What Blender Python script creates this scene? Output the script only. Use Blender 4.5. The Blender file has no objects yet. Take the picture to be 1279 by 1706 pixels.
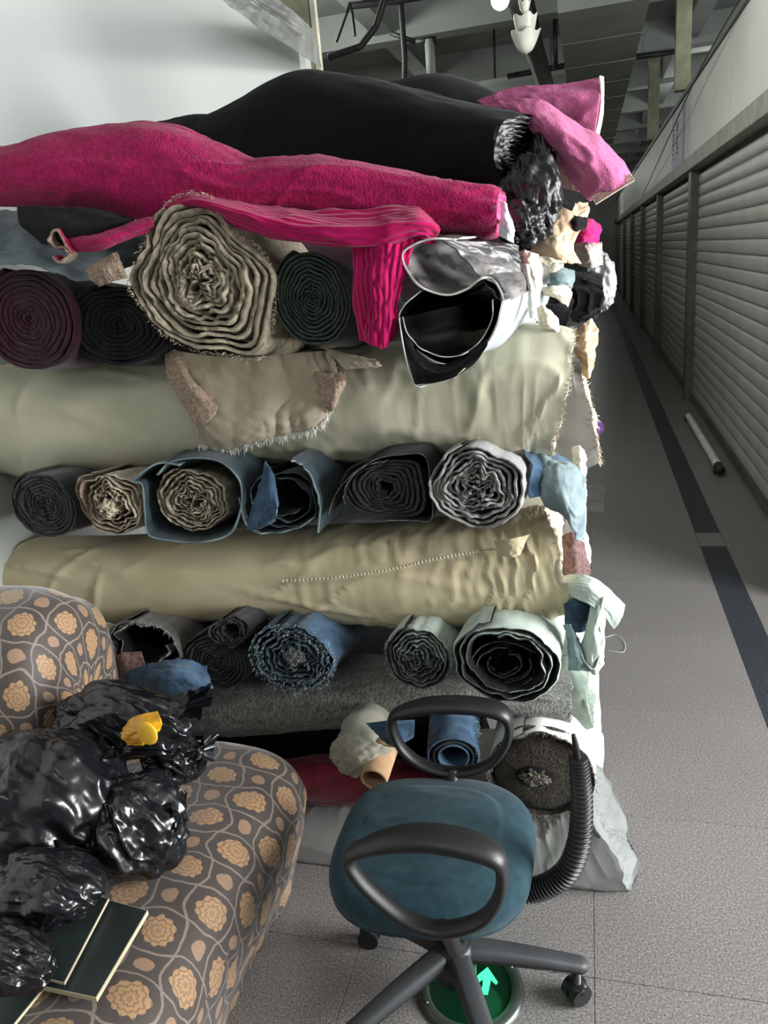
import bpy, bmesh, math, random
import numpy as np
from mathutils import Vector, Matrix
random.seed(7); rng = np.random.default_rng(7)
PI = math.pi
S = bpy.context.scene; COL = S.collection

# ------------------------------------------------------------------ camera
CAM_POS = np.array([0.0, 0.0, 1.6]); YAW, PITCH, ROLL = map(math.radians, (15.8, 17.9, 5.5)); FOC = 1280.0
_f = np.array([-math.sin(YAW)*math.cos(PITCH), math.cos(YAW)*math.cos(PITCH), -math.sin(PITCH)])
_r0 = np.array([math.cos(YAW), math.sin(YAW), 0.0]); _u0 = np.cross(_r0, _f)
_R = _r0*math.cos(ROLL) - _u0*math.sin(ROLL); _U = _r0*math.sin(ROLL) + _u0*math.cos(ROLL)
cd = bpy.data.cameras.new('camera'); cam = bpy.data.objects.new('camera', cd); COL.objects.link(cam)
cd.sensor_fit = 'VERTICAL'; cd.sensor_height = 36.0; cd.lens = 36.0*FOC/1706; cd.clip_start = 0.02; cd.clip_end = 200
m = Matrix((( _R[0], _U[0], -_f[0], 0), (_R[1], _U[1], -_f[1], 0), (_R[2], _U[2], -_f[2], 1.6), (0, 0, 0, 1)))
cam.matrix_world = m; S.camera = cam

def P(px, py, x=None, y=None, z=None):
    """world point on a real plane (x=, y= or z=) seen at a photograph pixel"""
    d = _f*FOC + _R*(px-639.5) + _U*(853-py)
    t = x/d[0] if x is not None else y/d[1] if y is not None else (z-1.6)/d[2]
    return CAM_POS + d*t

# ------------------------------------------------------------------ world, lights, exposure
w = bpy.data.worlds.new('world'); S.world = w; w.use_nodes = True
w.node_tree.nodes['Background'].inputs[0].default_value = (0.92, 0.96, 1.0, 1); w.node_tree.nodes['Background'].inputs[1].default_value = 0.17
def area(name, loc, rot, sx, sy, power, col):
    l = bpy.data.lights.new(name, 'AREA'); l.shape = 'RECTANGLE'; l.size = sx; l.size_y = sy; l.energy = power; l.color = col
    o = bpy.data.objects.new(name, l); o.location = loc; o.rotation_euler = rot; COL.objects.link(o); return o
DAYLIGHT = area('doorway_daylight', (3.2, 1.25, 1.6), (0, math.radians(90), math.radians(0)), 2.1, 2.0, 430, (0.97, 0.99, 1.0))
area('hall_ceiling_light', (-0.2, -0.6, 3.3), (math.radians(-12), 0, 0), 1.6, 0.5, 17, (0.97, 1.0, 0.95))
def fill_light(name, loc, power):
    l = bpy.data.lights.new(name, 'POINT'); l.energy = power; l.shadow_soft_size = .15; l.color = (.97, 1, .95); o = bpy.data.objects.new(name, l); o.location = loc; COL.objects.link(o)
for p_, e_ in (((-2.9, 7.5, 3.75), 100), ((2.3, 8.5, 3.4), 75), ((-2.9, 14, 3.3), 70), ((2.3, 15, 3.4), 60), ((-2.9, 21, 3.3), 70), ((-.2, 25, 3.4), 50)): fill_light('hall_fill_light', p_, e_)  # unseen fill lights without fixtures, added to brighten the ceiling and far hall
S.view_settings.view_transform = 'Standard'; S.view_settings.look = 'None'; S.view_settings.gamma = 1.0
S.view_settings.use_curve_mapping = False; S.view_settings.exposure = 0.0

# ------------------------------------------------------------------ numeric noise
_lat = rng.random((64, 64, 64)).astype(np.float64)*2-1
def vn(x, y, z):
    x, y, z = np.broadcast_arrays(*(np.asarray(a, float) for a in (x, y, z)))
    xi, yi, zi = np.floor(x).astype(int), np.floor(y).astype(int), np.floor(z).astype(int)
    fx, fy, fz = x-xi, y-yi, z-zi
    fx, fy, fz = (t*t*t*(t*(t*6-15)+10) for t in (fx, fy, fz))
    g = lambda a, b, c: _lat[(xi+a) & 63, (yi+b) & 63, (zi+c) & 63]
    l = lambda a, b, t: a+(b-a)*t
    return l(l(l(g(0,0,0), g(1,0,0), fx), l(g(0,1,0), g(1,1,0), fx), fy), l(l(g(0,0,1), g(1,0,1), fx), l(g(0,1,1), g(1,1,1), fx), fy), fz)
def fbm(x, y, z, o=3):
    s = 0; a = 1.0
    for k in range(o): s = s+a*vn(x*2**k+17*k, y*2**k+5*k, z*2**k); a *= .5
    return s
def ridge(x, y, z, o=2):
    s = 0; a = 1.0
    for k in range(o): s = s+a*(1-2.2*np.abs(vn(x*2**k+9*k, y*2**k, z*2**k+3*k))); a *= .5
    return s
def crm(V, n):
    """Catmull-Rom resample of V[k, ...] along axis 0 to n rows"""
    V = np.asarray(V, float); k = len(V)
    if k == 2: t = np.linspace(0, 1, n).reshape((-1,)+(1,)*(V.ndim-1)); return V[0]+(V[1]-V[0])*t
    E = np.concatenate([[2*V[0]-V[1]], V, [2*V[-1]-V[-2]]]); t = np.linspace(0, k-1, n); i = np.minimum(t.astype(int), k-2)
    f = (t-i).reshape((-1,)+(1,)*(V.ndim-1)); a, b, c, d = E[i], E[i+1], E[i+2], E[i+3]
    return .5*(2*b+(c-a)*f+(2*a-5*b+4*c-d)*f*f+(3*b-3*c+d-a)*f**3)

# ------------------------------------------------------------------ objects
def link(name, me, mats=(), parent=None, smooth=True):
    if not me.materials:
        for mm in (mats if isinstance(mats, (list, tuple)) else [mats]): me.materials.append(mm)
    if smooth: me.polygons.foreach_set('use_smooth', [True]*len(me.polygons))
    o = bpy.data.objects.new(name, me); COL.objects.link(o)
    if parent is not None: o.parent = parent; o.matrix_parent_inverse = Matrix.Translation(parent.location).inverted()
    return o
def tag(o, label=None, cat=None, group=None, kind=None):
    if label: o['label'] = label
    if cat: o['category'] = cat
    if group: o['group'] = group
    if kind: o['kind'] = kind
    return o
def thing(name, loc, label, cat, group=None):
    o = bpy.data.objects.new(name, None); o.empty_display_size = .1; o.location = Vector([float(q) for q in loc]); COL.objects.link(o)
    return tag(o, label, cat, group)
def grid_mesh(name, G, cu=False, cv=False, matrow=None, flip=False):
    """G[nu, nv, 3]; cu/cv close the loop along u/v; matrow[nv] picks a material per v strip"""
    nu, nv = G.shape[:2]; iu = np.arange(nu if cu else nu-1); iv = np.arange(nv if cv else nv-1)
    A, Bv = np.meshgrid(iu, iv, indexing='ij'); A2, B2 = (A+1) % nu, (Bv+1) % nv
    F = np.stack([A*nv+Bv, A2*nv+Bv, A2*nv+B2, A*nv+B2], -1).reshape(-1, 4)
    if flip: F = F[:, ::-1]
    me = bpy.data.meshes.new(name); me.vertices.add(nu*nv); me.vertices.foreach_set('co', G.reshape(-1).astype(np.float32))
    n = len(F); me.loops.add(n*4); me.loops.foreach_set('vertex_index', F.reshape(-1).astype(np.int32))
    me.polygons.add(n); me.polygons.foreach_set('loop_start', np.arange(0, n*4, 4, dtype=np.int32)); me.polygons.foreach_set('loop_total', np.full(n, 4, dtype=np.int32))
    uv = me.uv_layers.new(name='UVMap')
    if matrow is not None: me.polygons.foreach_set('material_index', np.asarray(matrow)[Bv.reshape(-1)].astype(np.int32))
    d1 = np.linalg.norm(np.diff(G, axis=0), axis=2).mean(1); d2 = np.linalg.norm(np.diff(G, axis=1), axis=2).mean(0)
    U = np.append(np.concatenate([[0], np.cumsum(d1)]), d1.sum()+d1.mean()); V = np.append(np.concatenate([[0], np.cumsum(d2)]), d2.sum()+d2.mean())
    a, b = A.reshape(-1), Bv.reshape(-1)
    uvs = np.stack([np.stack([U[a], V[b]], -1), np.stack([U[a+1], V[b]], -1), np.stack([U[a+1], V[b+1]], -1), np.stack([U[a], V[b+1]], -1)], 1)
    if flip: uvs = uvs[:, ::-1]
    uv.data.foreach_set('uv', uvs.reshape(-1).astype(np.float32))
    me.update(); me.validate(); return me
def bm_mesh(name, bm):
    me = bpy.data.meshes.new(name); bmesh.ops.recalc_face_normals(bm, faces=bm.faces); bm.to_mesh(me); bm.free(); return me
def box(bm, x0, x1, y0, y1, z0, z1, bev=0.0):
    r = bmesh.ops.create_cube(bm, size=1); vs = r['verts']
    for v in vs: v.co = Vector(((x0+x1)/2+v.co.x*(x1-x0), (y0+y1)/2+v.co.y*(y1-y0), (z0+z1)/2+v.co.z*(z1-z0)))
    if bev: bmesh.ops.bevel(bm, geom=list({e for v in vs for e in v.link_edges}), offset=bev, segments=2, affect='EDGES', profile=.5)
def box_obj(name, b, mat, parent=None, bev=0.0):
    bm = bmesh.new(); box(bm, *b, bev); return link(name, bm_mesh(name, bm), mat, parent, smooth=False)
def frames(C):
    T = np.gradient(C, axis=0); T /= np.linalg.norm(T, axis=1)[:, None]+1e-9; return T
def tube(name, pts, rad, mat, parent=None, n=80, seg=14, closed=False, flat=1.0, up=(0, 0, 1), caps=True, ring=None):
    pts = np.asarray(pts, float)
    if closed: C = crm(np.concatenate([pts[-2:], pts, pts[:3]]), n*3); k = len(pts)+4; t = np.linspace(2, 2+len(pts), n, endpoint=False)/k; C = C[np.clip((t*(n*3-1)).astype(int), 0, n*3-1)]
    else: C = crm(pts, n)
    if closed: T = np.roll(C, -1, 0)-np.roll(C, 1, 0); T /= np.linalg.norm(T, axis=1)[:, None]
    else: T = frames(C)
    up = np.asarray(up, float); N = np.cross(T, up); N /= np.linalg.norm(N, axis=1)[:, None]+1e-9; Bn = np.cross(N, T)
    r = crm(np.asarray(rad, float).reshape(-1, 1), n)[:, 0] if np.ndim(rad) else np.full(n, rad)
    if ring is not None: r = r*ring(np.linspace(0, 1, n))
    a = np.linspace(0, 2*PI, seg, endpoint=False)
    G = C[:, None]+r[:, None, None]*(np.cos(a)[None, :, None]*N[:, None]+flat*np.sin(a)[None, :, None]*Bn[:, None])
    if not closed and caps: G = np.concatenate([np.repeat(C[:1, None], seg, 1), G, np.repeat(C[-1:, None], seg, 1)])
    return link(name, grid_mesh(name, G, cu=closed, cv=True), mat, parent)
def fringe(name, pts, dirs, length, n, mat, parent, rad=.0006, spread=.6):
    """short loose threads along an edge: one joined part"""
    pts = np.asarray(pts, float); k = len(pts); V = []; F = []
    for i in range(n):
        j = random.randrange(k); p = pts[j]+rng.normal(0, .002, 3); d = np.asarray(dirs[j] if np.ndim(dirs) > 1 else dirs, float)
        d = d/np.linalg.norm(d)+rng.normal(0, spread, 3)*.6; d /= np.linalg.norm(d); L = length*random.uniform(.3, 1.1)
        side = np.cross(d, rng.normal(0, 1, 3)); side /= np.linalg.norm(side); drop = np.array([0, 0, -1])*L*random.uniform(0, .5)
        b = len(V); q0, q1, q2 = p-d*.003, p+d*L*.5+drop*.25, p+d*L+drop
        V += [q0-side*rad, q0+side*rad, q1-side*rad, q1+side*rad, q2]; F += [(b, b+1, b+3, b+2), (b+2, b+3, b+4)]
    me = bpy.data.meshes.new(name); me.from_pydata([tuple(v) for v in V], [], F); me.update()
    return tag(link(name, me, mat, parent, False), kind='stuff')

# ------------------------------------------------------------------ materials
_M = {}
def mat(name, col, rough=.85, col2=None, nscale=8.0, bump=.0, bscale=400.0, weave=0.0, wscale=500.0, metal=0.0, sheen=0.0, coat=0.0, spec=.5, detail=4.0, alpha=1.0, trans=0.0, streak=None, bdist=.002):
    if name in _M: return _M[name]
    M = bpy.data.materials.new(name); M.use_nodes = True; nt = M.node_tree; N = nt.nodes; L = nt.links; b = N['Principled BSDF']
    b.inputs['Roughness'].default_value = rough; b.inputs['Metallic'].default_value = metal; b.inputs['Sheen Weight'].default_value = sheen
    b.inputs['Coat Weight'].default_value = coat; b.inputs['Specular IOR Level'].default_value = spec; b.inputs['Alpha'].default_value = alpha
    b.inputs['Transmission Weight'].default_value = trans
    tc = N.new('ShaderNodeTexCoord'); mp = N.new('ShaderNodeMapping'); L.new(tc.outputs['Object'], mp.inputs[0])
    if streak: mp.inputs['Scale'].default_value = streak
    no = N.new('ShaderNodeTexNoise'); no.inputs['Scale'].default_value = nscale; no.inputs['Detail'].default_value = detail; L.new(mp.outputs[0], no.inputs['Vector'])
    c2 = col2 or tuple(c*.72 for c in col)
    rp = N.new('ShaderNodeValToRGB'); rp.color_ramp.elements[0].position = .36; rp.color_ramp.elements[1].position = .64
    rp.color_ramp.elements[0].color = (*c2, 1); rp.color_ramp.elements[1].color = (*col, 1); L.new(no.outputs['Fac'], rp.inputs[0]); L.new(rp.outputs[0], b.inputs['Base Color'])
    h = None
    if bump:
        nb = N.new('ShaderNodeTexNoise'); nb.inputs['Scale'].default_value = bscale; nb.inputs['Detail'].default_value = 3; L.new(tc.outputs['Object'], nb.inputs['Vector']); h = nb.outputs['Fac']; st = bump
    if weave:
        wv = N.new('ShaderNodeTexWave'); wv.inputs['Scale'].default_value = wscale; wv.inputs['Distortion'].default_value = 1.5; L.new(tc.outputs['UV'], wv.inputs['Vector']); h = wv.outputs['Fac']; st = weave
    if h is not None:
        bp = N.new('ShaderNodeBump'); bp.inputs['Strength'].default_value = st; bp.inputs['Distance'].default_value = bdist; L.new(h, bp.inputs['Height']); L.new(bp.outputs[0], b.inputs['Normal'])
    _M[name] = M; return M
def emis(name, col, s):
    M = bpy.data.materials.new(name); M.use_nodes = True; b = M.node_tree.nodes['Principled BSDF']
    b.inputs['Base Color'].default_value = (*col, 1); b.inputs['Emission Color'].default_value = (*col, 1); b.inputs['Emission Strength'].default_value = s; return M
def srgb(r, g, b): return tuple(((c/255)/12.92 if c/255 <= .04045 else ((c/255+.055)/1.055)**2.4) for c in (r, g, b))
def cloth(name, rgb, rgb2=None, **k):
    k.setdefault('rough', .92); k.setdefault('bump', .35); k.setdefault('bscale', 550); k.setdefault('sheen', .15); k.setdefault('spec', .2)
    return mat(name, srgb(*rgb), col2=srgb(*rgb2) if rgb2 else None, **k)

beige = cloth('beige_cotton', (192, 188, 166), (180, 177, 154), nscale=5)
beige2 = cloth('cream_cotton', (203, 190, 158), (188, 176, 142), nscale=5)
edge_cream = cloth('cream_edge', (214, 204, 180), (188, 176, 150), nscale=60, bump=.6)
tweed = cloth('cream_tweed', (170, 160, 140), (124, 114, 96), nscale=70, bump=.9, bscale=300)
tweed_pink = cloth('pinkish_tweed', (164, 144, 126), (128, 108, 92), nscale=150, bump=1.0, bscale=260)
tweed_lt = cloth('pale_tweed', (190, 180, 158), (150, 138, 116), nscale=60, bump=.9, bscale=260)
green_dk = cloth('dark_green_cloth', (38, 50, 44), (24, 30, 28), nscale=120, bump=.6)
green_edge = cloth('green_edge', (84, 92, 84), (52, 60, 54), nscale=90)
black = cloth('black_cloth', (22, 20, 24), (15, 14, 17), nscale=6, sheen=.05)
black_e = cloth('black_edge', (34, 32, 36), (24, 22, 26), nscale=60)
black_gl = mat('black_glossy_film', srgb(14, 14, 16), .42, bump=.15, bscale=30, spec=.6)
maroon = cloth('maroon_cloth', (52, 14, 28), (34, 10, 20), nscale=20)
maroon_e = cloth('maroon_edge', (60, 24, 36), (40, 12, 22), nscale=80)
velvet = cloth('crimson_velvet', (166, 18, 86), (136, 9, 64), nscale=90, bump=.9, bscale=220, sheen=.12, bdist=.004)
ribpink = cloth('ribbed_magenta', (178, 6, 88), (152, 3, 70), nscale=10, weave=1.0, wscale=24, sheen=.1, bdist=.003)
pinkmesh = cloth('pink_mesh_cloth', (200, 112, 152), (184, 92, 136), nscale=260, bump=1.0, bscale=330)
net_white = cloth('white_netting', (228, 214, 196), (206, 186, 164), nscale=80)
vinyl_in = mat('black_vinyl', srgb(10, 9, 10), .35, bump=.0, spec=.25)
vinyl_out = mat('grey_vinyl', srgb(176, 184, 186), .45, col2=srgb(160, 168, 170), nscale=4)
marble = mat('marbled_vinyl', srgb(132, 128, 126), .38, col2=srgb(26, 26, 30), nscale=9, detail=6, streak=(1, 1, 3))
white_edge = mat('white_cut_edge', srgb(222, 222, 214), .7)
gray = cloth('grey_wool', (110, 112, 108), (92, 94, 92), nscale=60, bump=.6)
gray_e = cloth('grey_wool_edge', (120, 122, 118), (76, 78, 76), nscale=90, bump=.8)
gray_dk = cloth('dark_grey_cloth', (48, 49, 50), (36, 37, 38), nscale=60)
gray_dke = cloth('dark_grey_edge', (68, 70, 69), (40, 42, 41), nscale=120)
gray_lt = cloth('light_grey_fleece', (158, 156, 154), (134, 132, 130), nscale=60, bump=.8)
gray_lte = cloth('light_grey_edge', (160, 158, 154), (116, 114, 112), nscale=120, bump=.8)
denim = cloth('blue_denim', (66, 92, 116), (44, 64, 86), nscale=30, bump=.7)
denim_dk = cloth('dark_denim', (34, 46, 60), (22, 30, 40), nscale=30, bump=.7)
denim_teal = cloth('teal_denim', (46, 62, 68), (32, 44, 50), nscale=30, bump=.7)
denim_lt = cloth('pale_denim', (140, 156, 158), (96, 116, 122), nscale=14, bump=.7)
mint = cloth('pale_green_denim', (188, 200, 190), (166, 180, 170), nscale=10, bump=.5)
ecru = cloth('ecru_cloth', (164, 160, 146), (140, 136, 122), nscale=16)
white = cloth('white_cloth', (226, 224, 216), (212, 210, 204), nscale=6)
knit = cloth('grey_knit', (150, 150, 144), (88, 88, 84), nscale=230, bump=.8, bscale=260, streak=(1, 1, .35))
fur = cloth('brown_fur', (72, 64, 54), (36, 31, 26), nscale=120, bump=1.0, bscale=200, bdist=.006)
fur_e = cloth('fur_edge', (120, 114, 104), (60, 54, 46), nscale=160, bump=1.0, bscale=200)
silver = mat('silver_satin', srgb(150, 150, 148), .42, col2=srgb(126, 126, 124), nscale=3, spec=.5)
red = cloth('dark_red_cloth', (104, 22, 40), (80, 14, 28), nscale=20)
purple = cloth('purple_cloth', (84, 46, 108), (64, 32, 86), nscale=20)
hotpink = cloth('hot_pink_cloth', (222, 34, 120), (200, 20, 100), nscale=20)
peach = cloth('peach_cloth', (222, 196, 166), (206, 176, 146), nscale=12)
cream = cloth('ivory_cloth', (236, 228, 204), (222, 210, 184), nscale=10)
mauve = cloth('mauve_knit', (136, 104, 100), (98, 76, 76), nscale=90, bump=1.0)
film = mat('clear_film', srgb(190, 194, 192), .25, bump=.6, bscale=40, alpha=.62)
cardboard = mat('cardboard', srgb(186, 152, 116), .85, col2=srgb(160, 126, 92), nscale=20)
bag_m = mat('black_bag_film', srgb(18, 19, 23), .27, col2=srgb(12, 12, 16), bump=.35, bscale=22, spec=.7, bdist=.006)
yellow = mat('yellow_film', srgb(236, 176, 30), .35, col2=srgb(196, 130, 10), nscale=14)
chair_m = cloth('blue_upholstery', (34, 63, 72), (27, 52, 60), nscale=40, bump=.5, bscale=700, sheen=.12)
plast = mat('black_plastic', srgb(30, 31, 33), .42, bump=.15, bscale=600)
plast_g = mat('grey_plastic', srgb(60, 62, 64), .5, bump=.2, bscale=500)
steel = mat('steel', srgb(160, 160, 158), .35, metal=1.0)
white_wall = mat('white_wall_paint', srgb(178, 182, 178), .6, col2=srgb(172, 176, 172), nscale=1.5)
cream_post = mat('cream_paint', srgb(150, 150, 124), .6)
cream_post2 = mat('pale_paint', srgb(206, 202, 180), .6)
ceil_m = mat('ceiling_paint', srgb(166, 170, 166), .9, nscale=.8, col2=srgb(146, 150, 146))
dark_metal = mat('dark_pipe', srgb(44, 46, 46), .5)
duct_m = mat('duct_metal', srgb(166, 170, 162), .6, col2=srgb(152, 156, 150), nscale=2)
slat_m = mat('shutter_slat', srgb(172, 172, 167), .45, col2=srgb(162, 162, 157), nscale=3, bump=.1, bscale=30)
guide_m = mat('shutter_guide', srgb(108, 110, 106), .5)
fascia_m = mat('fascia_panel', srgb(214, 216, 208), .5, col2=srgb(204, 206, 198), nscale=2)
header_m = mat('header_beam', srgb(150, 150, 138), .55)
sign_m = mat('lilac_sign', srgb(198, 198, 216), .6)
ink = mat('dark_ink', srgb(70, 30, 60), .7)

def granite(name, c1, c2, c3, rough, sc=130):
    M = bpy.data.materials.new(name); M.use_nodes = True; nt = M.node_tree; N = nt.nodes; L = nt.links; b = N['Principled BSDF']; b.inputs['Roughness'].default_value = rough
    tc = N.new('ShaderNodeTexCoord'); a = N.new('ShaderNodeTexNoise'); a.inputs['Scale'].default_value = sc; a.inputs['Detail'].default_value = 5; a.inputs['Roughness'].default_value = .75
    L.new(tc.outputs['Object'], a.inputs['Vector']); r = N.new('ShaderNodeValToRGB'); e = r.color_ramp.elements
    e[0].position = .36; e[0].color = (*srgb(*c1), 1); e[1].position = .66; e[1].color = (*srgb(*c3), 1); k = e.new(.5); k.color = (*srgb(*c2), 1)
    L.new(a.outputs['Fac'], r.inputs[0])
    d = N.new('ShaderNodeTexNoise'); d.inputs['Scale'].default_value = 1.7; d.inputs['Detail'].default_value = 6; L.new(tc.outputs['Object'], d.inputs['Vector'])
    mr = N.new('ShaderNodeMapRange'); mr.inputs[3].default_value = .8; mr.inputs[4].default_value = 1.12; L.new(d.outputs['Fac'], mr.inputs[0])
    mx = N.new('ShaderNodeMix'); mx.data_type = 'RGBA'; mx.blend_type = 'MULTIPLY'; mx.inputs[0].default_value = 1; L.new(r.outputs[0], mx.inputs[6]); L.new(mr.outputs[0], mx.inputs[7]); L.new(mx.outputs[2], b.inputs['Base Color'])
    _M[name] = M; return M
floor_m = granite('grey_granite', (80, 76, 75), (124, 120, 118), (168, 164, 162), .34, 200)
strip_m = granite('black_granite', (36, 40, 46), (48, 52, 58), (80, 84, 92), .3)
grout_m = mat('grout', srgb(92, 88, 86), .9)

def brocade():
    """woven cells: scalloped gold medallions and small ovals in a pale net on brown"""
    M = bpy.data.materials.new('brown_medallion_brocade'); M.use_nodes = True; nt = M.node_tree; N = nt.nodes; L = nt.links; b = N['Principled BSDF']
    b.inputs['Roughness'].default_value = .6; b.inputs['Sheen Weight'].default_value = .35
    def mt(op, *i):
        n = N.new('ShaderNodeMath'); n.operation = op
        for k, v in enumerate(i):
            if isinstance(v, (int, float)): n.inputs[k].default_value = v
            else: L.new(v, n.inputs[k])
        return n.outputs[0]
    tc = N.new('ShaderNodeTexCoord'); mp = N.new('ShaderNodeMapping'); L.new(tc.outputs['UV'], mp.inputs[0]); mp.inputs['Rotation'].default_value = (0, 0, math.radians(8)); mp.inputs['Scale'].default_value = (13.6, 11.4, 1)
    wn = N.new('ShaderNodeTexNoise'); wn.inputs['Scale'].default_value = .9; L.new(mp.outputs[0], wn.inputs['Vector'])
    wm = N.new('ShaderNodeMix'); wm.data_type = 'VECTOR'; wm.inputs[0].default_value = .35; L.new(mp.outputs[0], wm.inputs[4]); L.new(wn.outputs['Color'], wm.inputs[5])
    vm = N.new('ShaderNodeVectorMath'); vm.operation = 'SCALE'; vm.inputs['Scale'].default_value = 1/.65; L.new(wm.outputs[1], vm.inputs[0])
    sp = N.new('ShaderNodeSeparateXYZ'); L.new(vm.outputs[0], sp.inputs[0]); u, v = sp.outputs[0], sp.outputs[1]
    su, sv, cu_, cv_ = (mt(op, mt('MULTIPLY', q, PI)) for op, q in (('SINE', u), ('SINE', v), ('COSINE', u), ('COSINE', v)))
    f = mt('MULTIPLY', su, sv)
    u2 = mt('ADD', u, mt('MULTIPLY', mt('MULTIPLY', cu_, sv), .11)); v2 = mt('ADD', v, mt('MULTIPLY', mt('MULTIPLY', cv_, su), .11))
    line = mt('LESS_THAN', mt('MINIMUM', mt('ABSOLUTE', mt('SINE', mt('MULTIPLY', u2, PI))), mt('ABSOLUTE', mt('SINE', mt('MULTIPLY', v2, PI)))), .10)
    fu = mt('SUBTRACT', mt('FRACT', u), .5); fv = mt('SUBTRACT', mt('FRACT', v), .5)
    r = mt('SQRT', mt('ADD', mt('MULTIPLY', fu, fu), mt('MULTIPLY', fv, fv))); an = mt('ARCTAN2', fv, fu)
    sc = mt('MULTIPLY', mt('COSINE', mt('MULTIPLY', an, 10)), .028)
    pos = mt('GREATER_THAN', f, 0)
    flower = mt('MULTIPLY', pos, mt('LESS_THAN', r, mt('ADD', sc, .40)))
    ring = mt('MULTIPLY', flower, mt('GREATER_THAN', mt('SINE', mt('ADD', mt('MULTIPLY', r, 46), mt('MULTIPLY', sc, 40))), .45))
    oval = mt('MULTIPLY', mt('SUBTRACT', 1, pos), mt('LESS_THAN', r, .21))
    def mix(fac, a, c):
        n = N.new('ShaderNodeMix'); n.data_type = 'RGBA'; L.new(fac, n.inputs[0])
        for k, q in ((6, a), (7, c)):
            if isinstance(q, tuple): n.inputs[k].default_value = (*srgb(*q), 1)
            else: L.new(q, n.inputs[k])
        return n.outputs[2]
    c = mix(flower, (64, 54, 49), (162, 128, 92)); c = mix(ring, c, (130, 98, 68)); c = mix(oval, c, (142, 113, 90)); c = mix(line, c, (126, 112, 102))
    no = N.new('ShaderNodeTexNoise'); no.inputs['Scale'].default_value = 260; L.new(tc.outputs['UV'], no.inputs['Vector'])
    mr = N.new('ShaderNodeMapRange'); mr.inputs[3].default_value = .55; mr.inputs[4].default_value = 1.25; L.new(no.outputs['Fac'], mr.inputs[0])
    mx = N.new('ShaderNodeMix'); mx.data_type = 'RGBA'; mx.blend_type = 'MULTIPLY'; mx.inputs[0].default_value = 1; L.new(c, mx.inputs[6]); L.new(mr.outputs[0], mx.inputs[7]); L.new(mx.outputs[2], b.inputs['Base Color'])
    bp = N.new('ShaderNodeBump'); bp.inputs['Strength'].default_value = .5; bp.inputs['Distance'].default_value = .002; L.new(mt('ADD', flower, oval), bp.inputs['Height']); L.new(bp.outputs[0], b.inputs['Normal'])
    return M
brocade_m = brocade()

# ================================================================== SETTING
fl = box_obj('floor', (-4.5, 1.2, -1.5, 34, -.12, -.012), grout_m); tag(fl, kind='structure')
def tiles(x0, x1, ys, m, g=.0007):
    shared = {}
    for y0, y1 in ys:
        key = round(y1-y0, 3)
        if key not in shared:
            bm = bmesh.new(); box(bm, g, x1-x0-g, g, y1-y0-g, -.0119, 0, .0006); shared[key] = bm_mesh('tile', bm); shared[key].materials.append(m)
        o = bpy.data.objects.new('tile', shared[key]); o.location = (x0, y0, 0); COL.objects.link(o); o.parent = fl
        o.rotation_euler = (random.uniform(-.0004, .0004), random.uniform(-.0004, .0004), 0)
ys = [(y, y+.56) for y in np.arange(-1.41, 12, .56)]
for a, b in ((-2.24, -1.68), (-1.68, -1.12), (-1.12, -.56), (-.56, 0), (0, .57)): tiles(a, b, ys, floor_m)
sy = [(4.35+k*1.4, 5.75+k*1.4) for k in range(0, 7)]+[(4.14-1.24*(k+1), 4.14-1.24*k) for k in range(4)]
tiles(.57, .70, sy, strip_m); tiles(.57, .70, [(4.14, 4.35)], floor_m); tiles(.70, 1.03, ys, floor_m)
bm = bmesh.new(); box(bm, -1.68, .57, 12.03, 34, -.0119, 0); tag(link('far_tile', bm_mesh('far_tile', bm), floor_m, fl, False), kind='stuff')
bm = bmesh.new(); box(bm, .57, .70, 14.15, 34, -.0119, 0); tag(link('far_strip', bm_mesh('far_strip', bm), strip_m, fl, False), kind='stuff')
bm = bmesh.new(); box(bm, .70, 1.03, 12.03, 34, -.0119, 0); tag(link('far_tile', bm_mesh('far_tile', bm), floor_m, fl, False), kind='stuff')

wl = tag(box_obj('wall_left', (-1.74, -1.63, -1.2, 5.1, 0, 2.84), white_wall), kind='structure')
tag(box_obj('wall_left_far', (-1.74, -1.65, 5.21, 30, 0, 2.80), cream_post), kind='structure')
pst = tag(box_obj('trim_1', (-1.78, -1.60, 5.1, 5.21, 0, 4.3), cream_post), kind='structure')
box_obj('corner_bead', (-1.60, -1.57, 5.09, 5.14, 0, 4.3), cream_post2, pst)
tag(box_obj('wall_far', (-4.5, 3.5, 30, 30.2, 0, 4.3), ceil_m), kind='structure')
tag(box_obj('wall_outer_left', (-4.6, -4.5, -1.2, 30, 0, 4.3), ceil_m), kind='structure')
tag(box_obj('wall_outer_right', (3.4, 3.5, 4.3, 30, 0, 4.3), ceil_m), kind='structure')
cl = tag(box_obj('ceiling', (-4.6, 3.5, -1.2, 30.2, 4.3, 4.42), ceil_m), kind='structure')
for k in range(9):
    box_obj('beam', (-4.5, 3.4, 7+k*2.6, 7.25+k*2.6, 3.95, 4.3), ceil_m, cl)
for k, x in enumerate((-2.3, 1.2)):
    box_obj('beam', (x, x+.22, 0, 30, 4.02, 4.3), ceil_m, cl)
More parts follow.
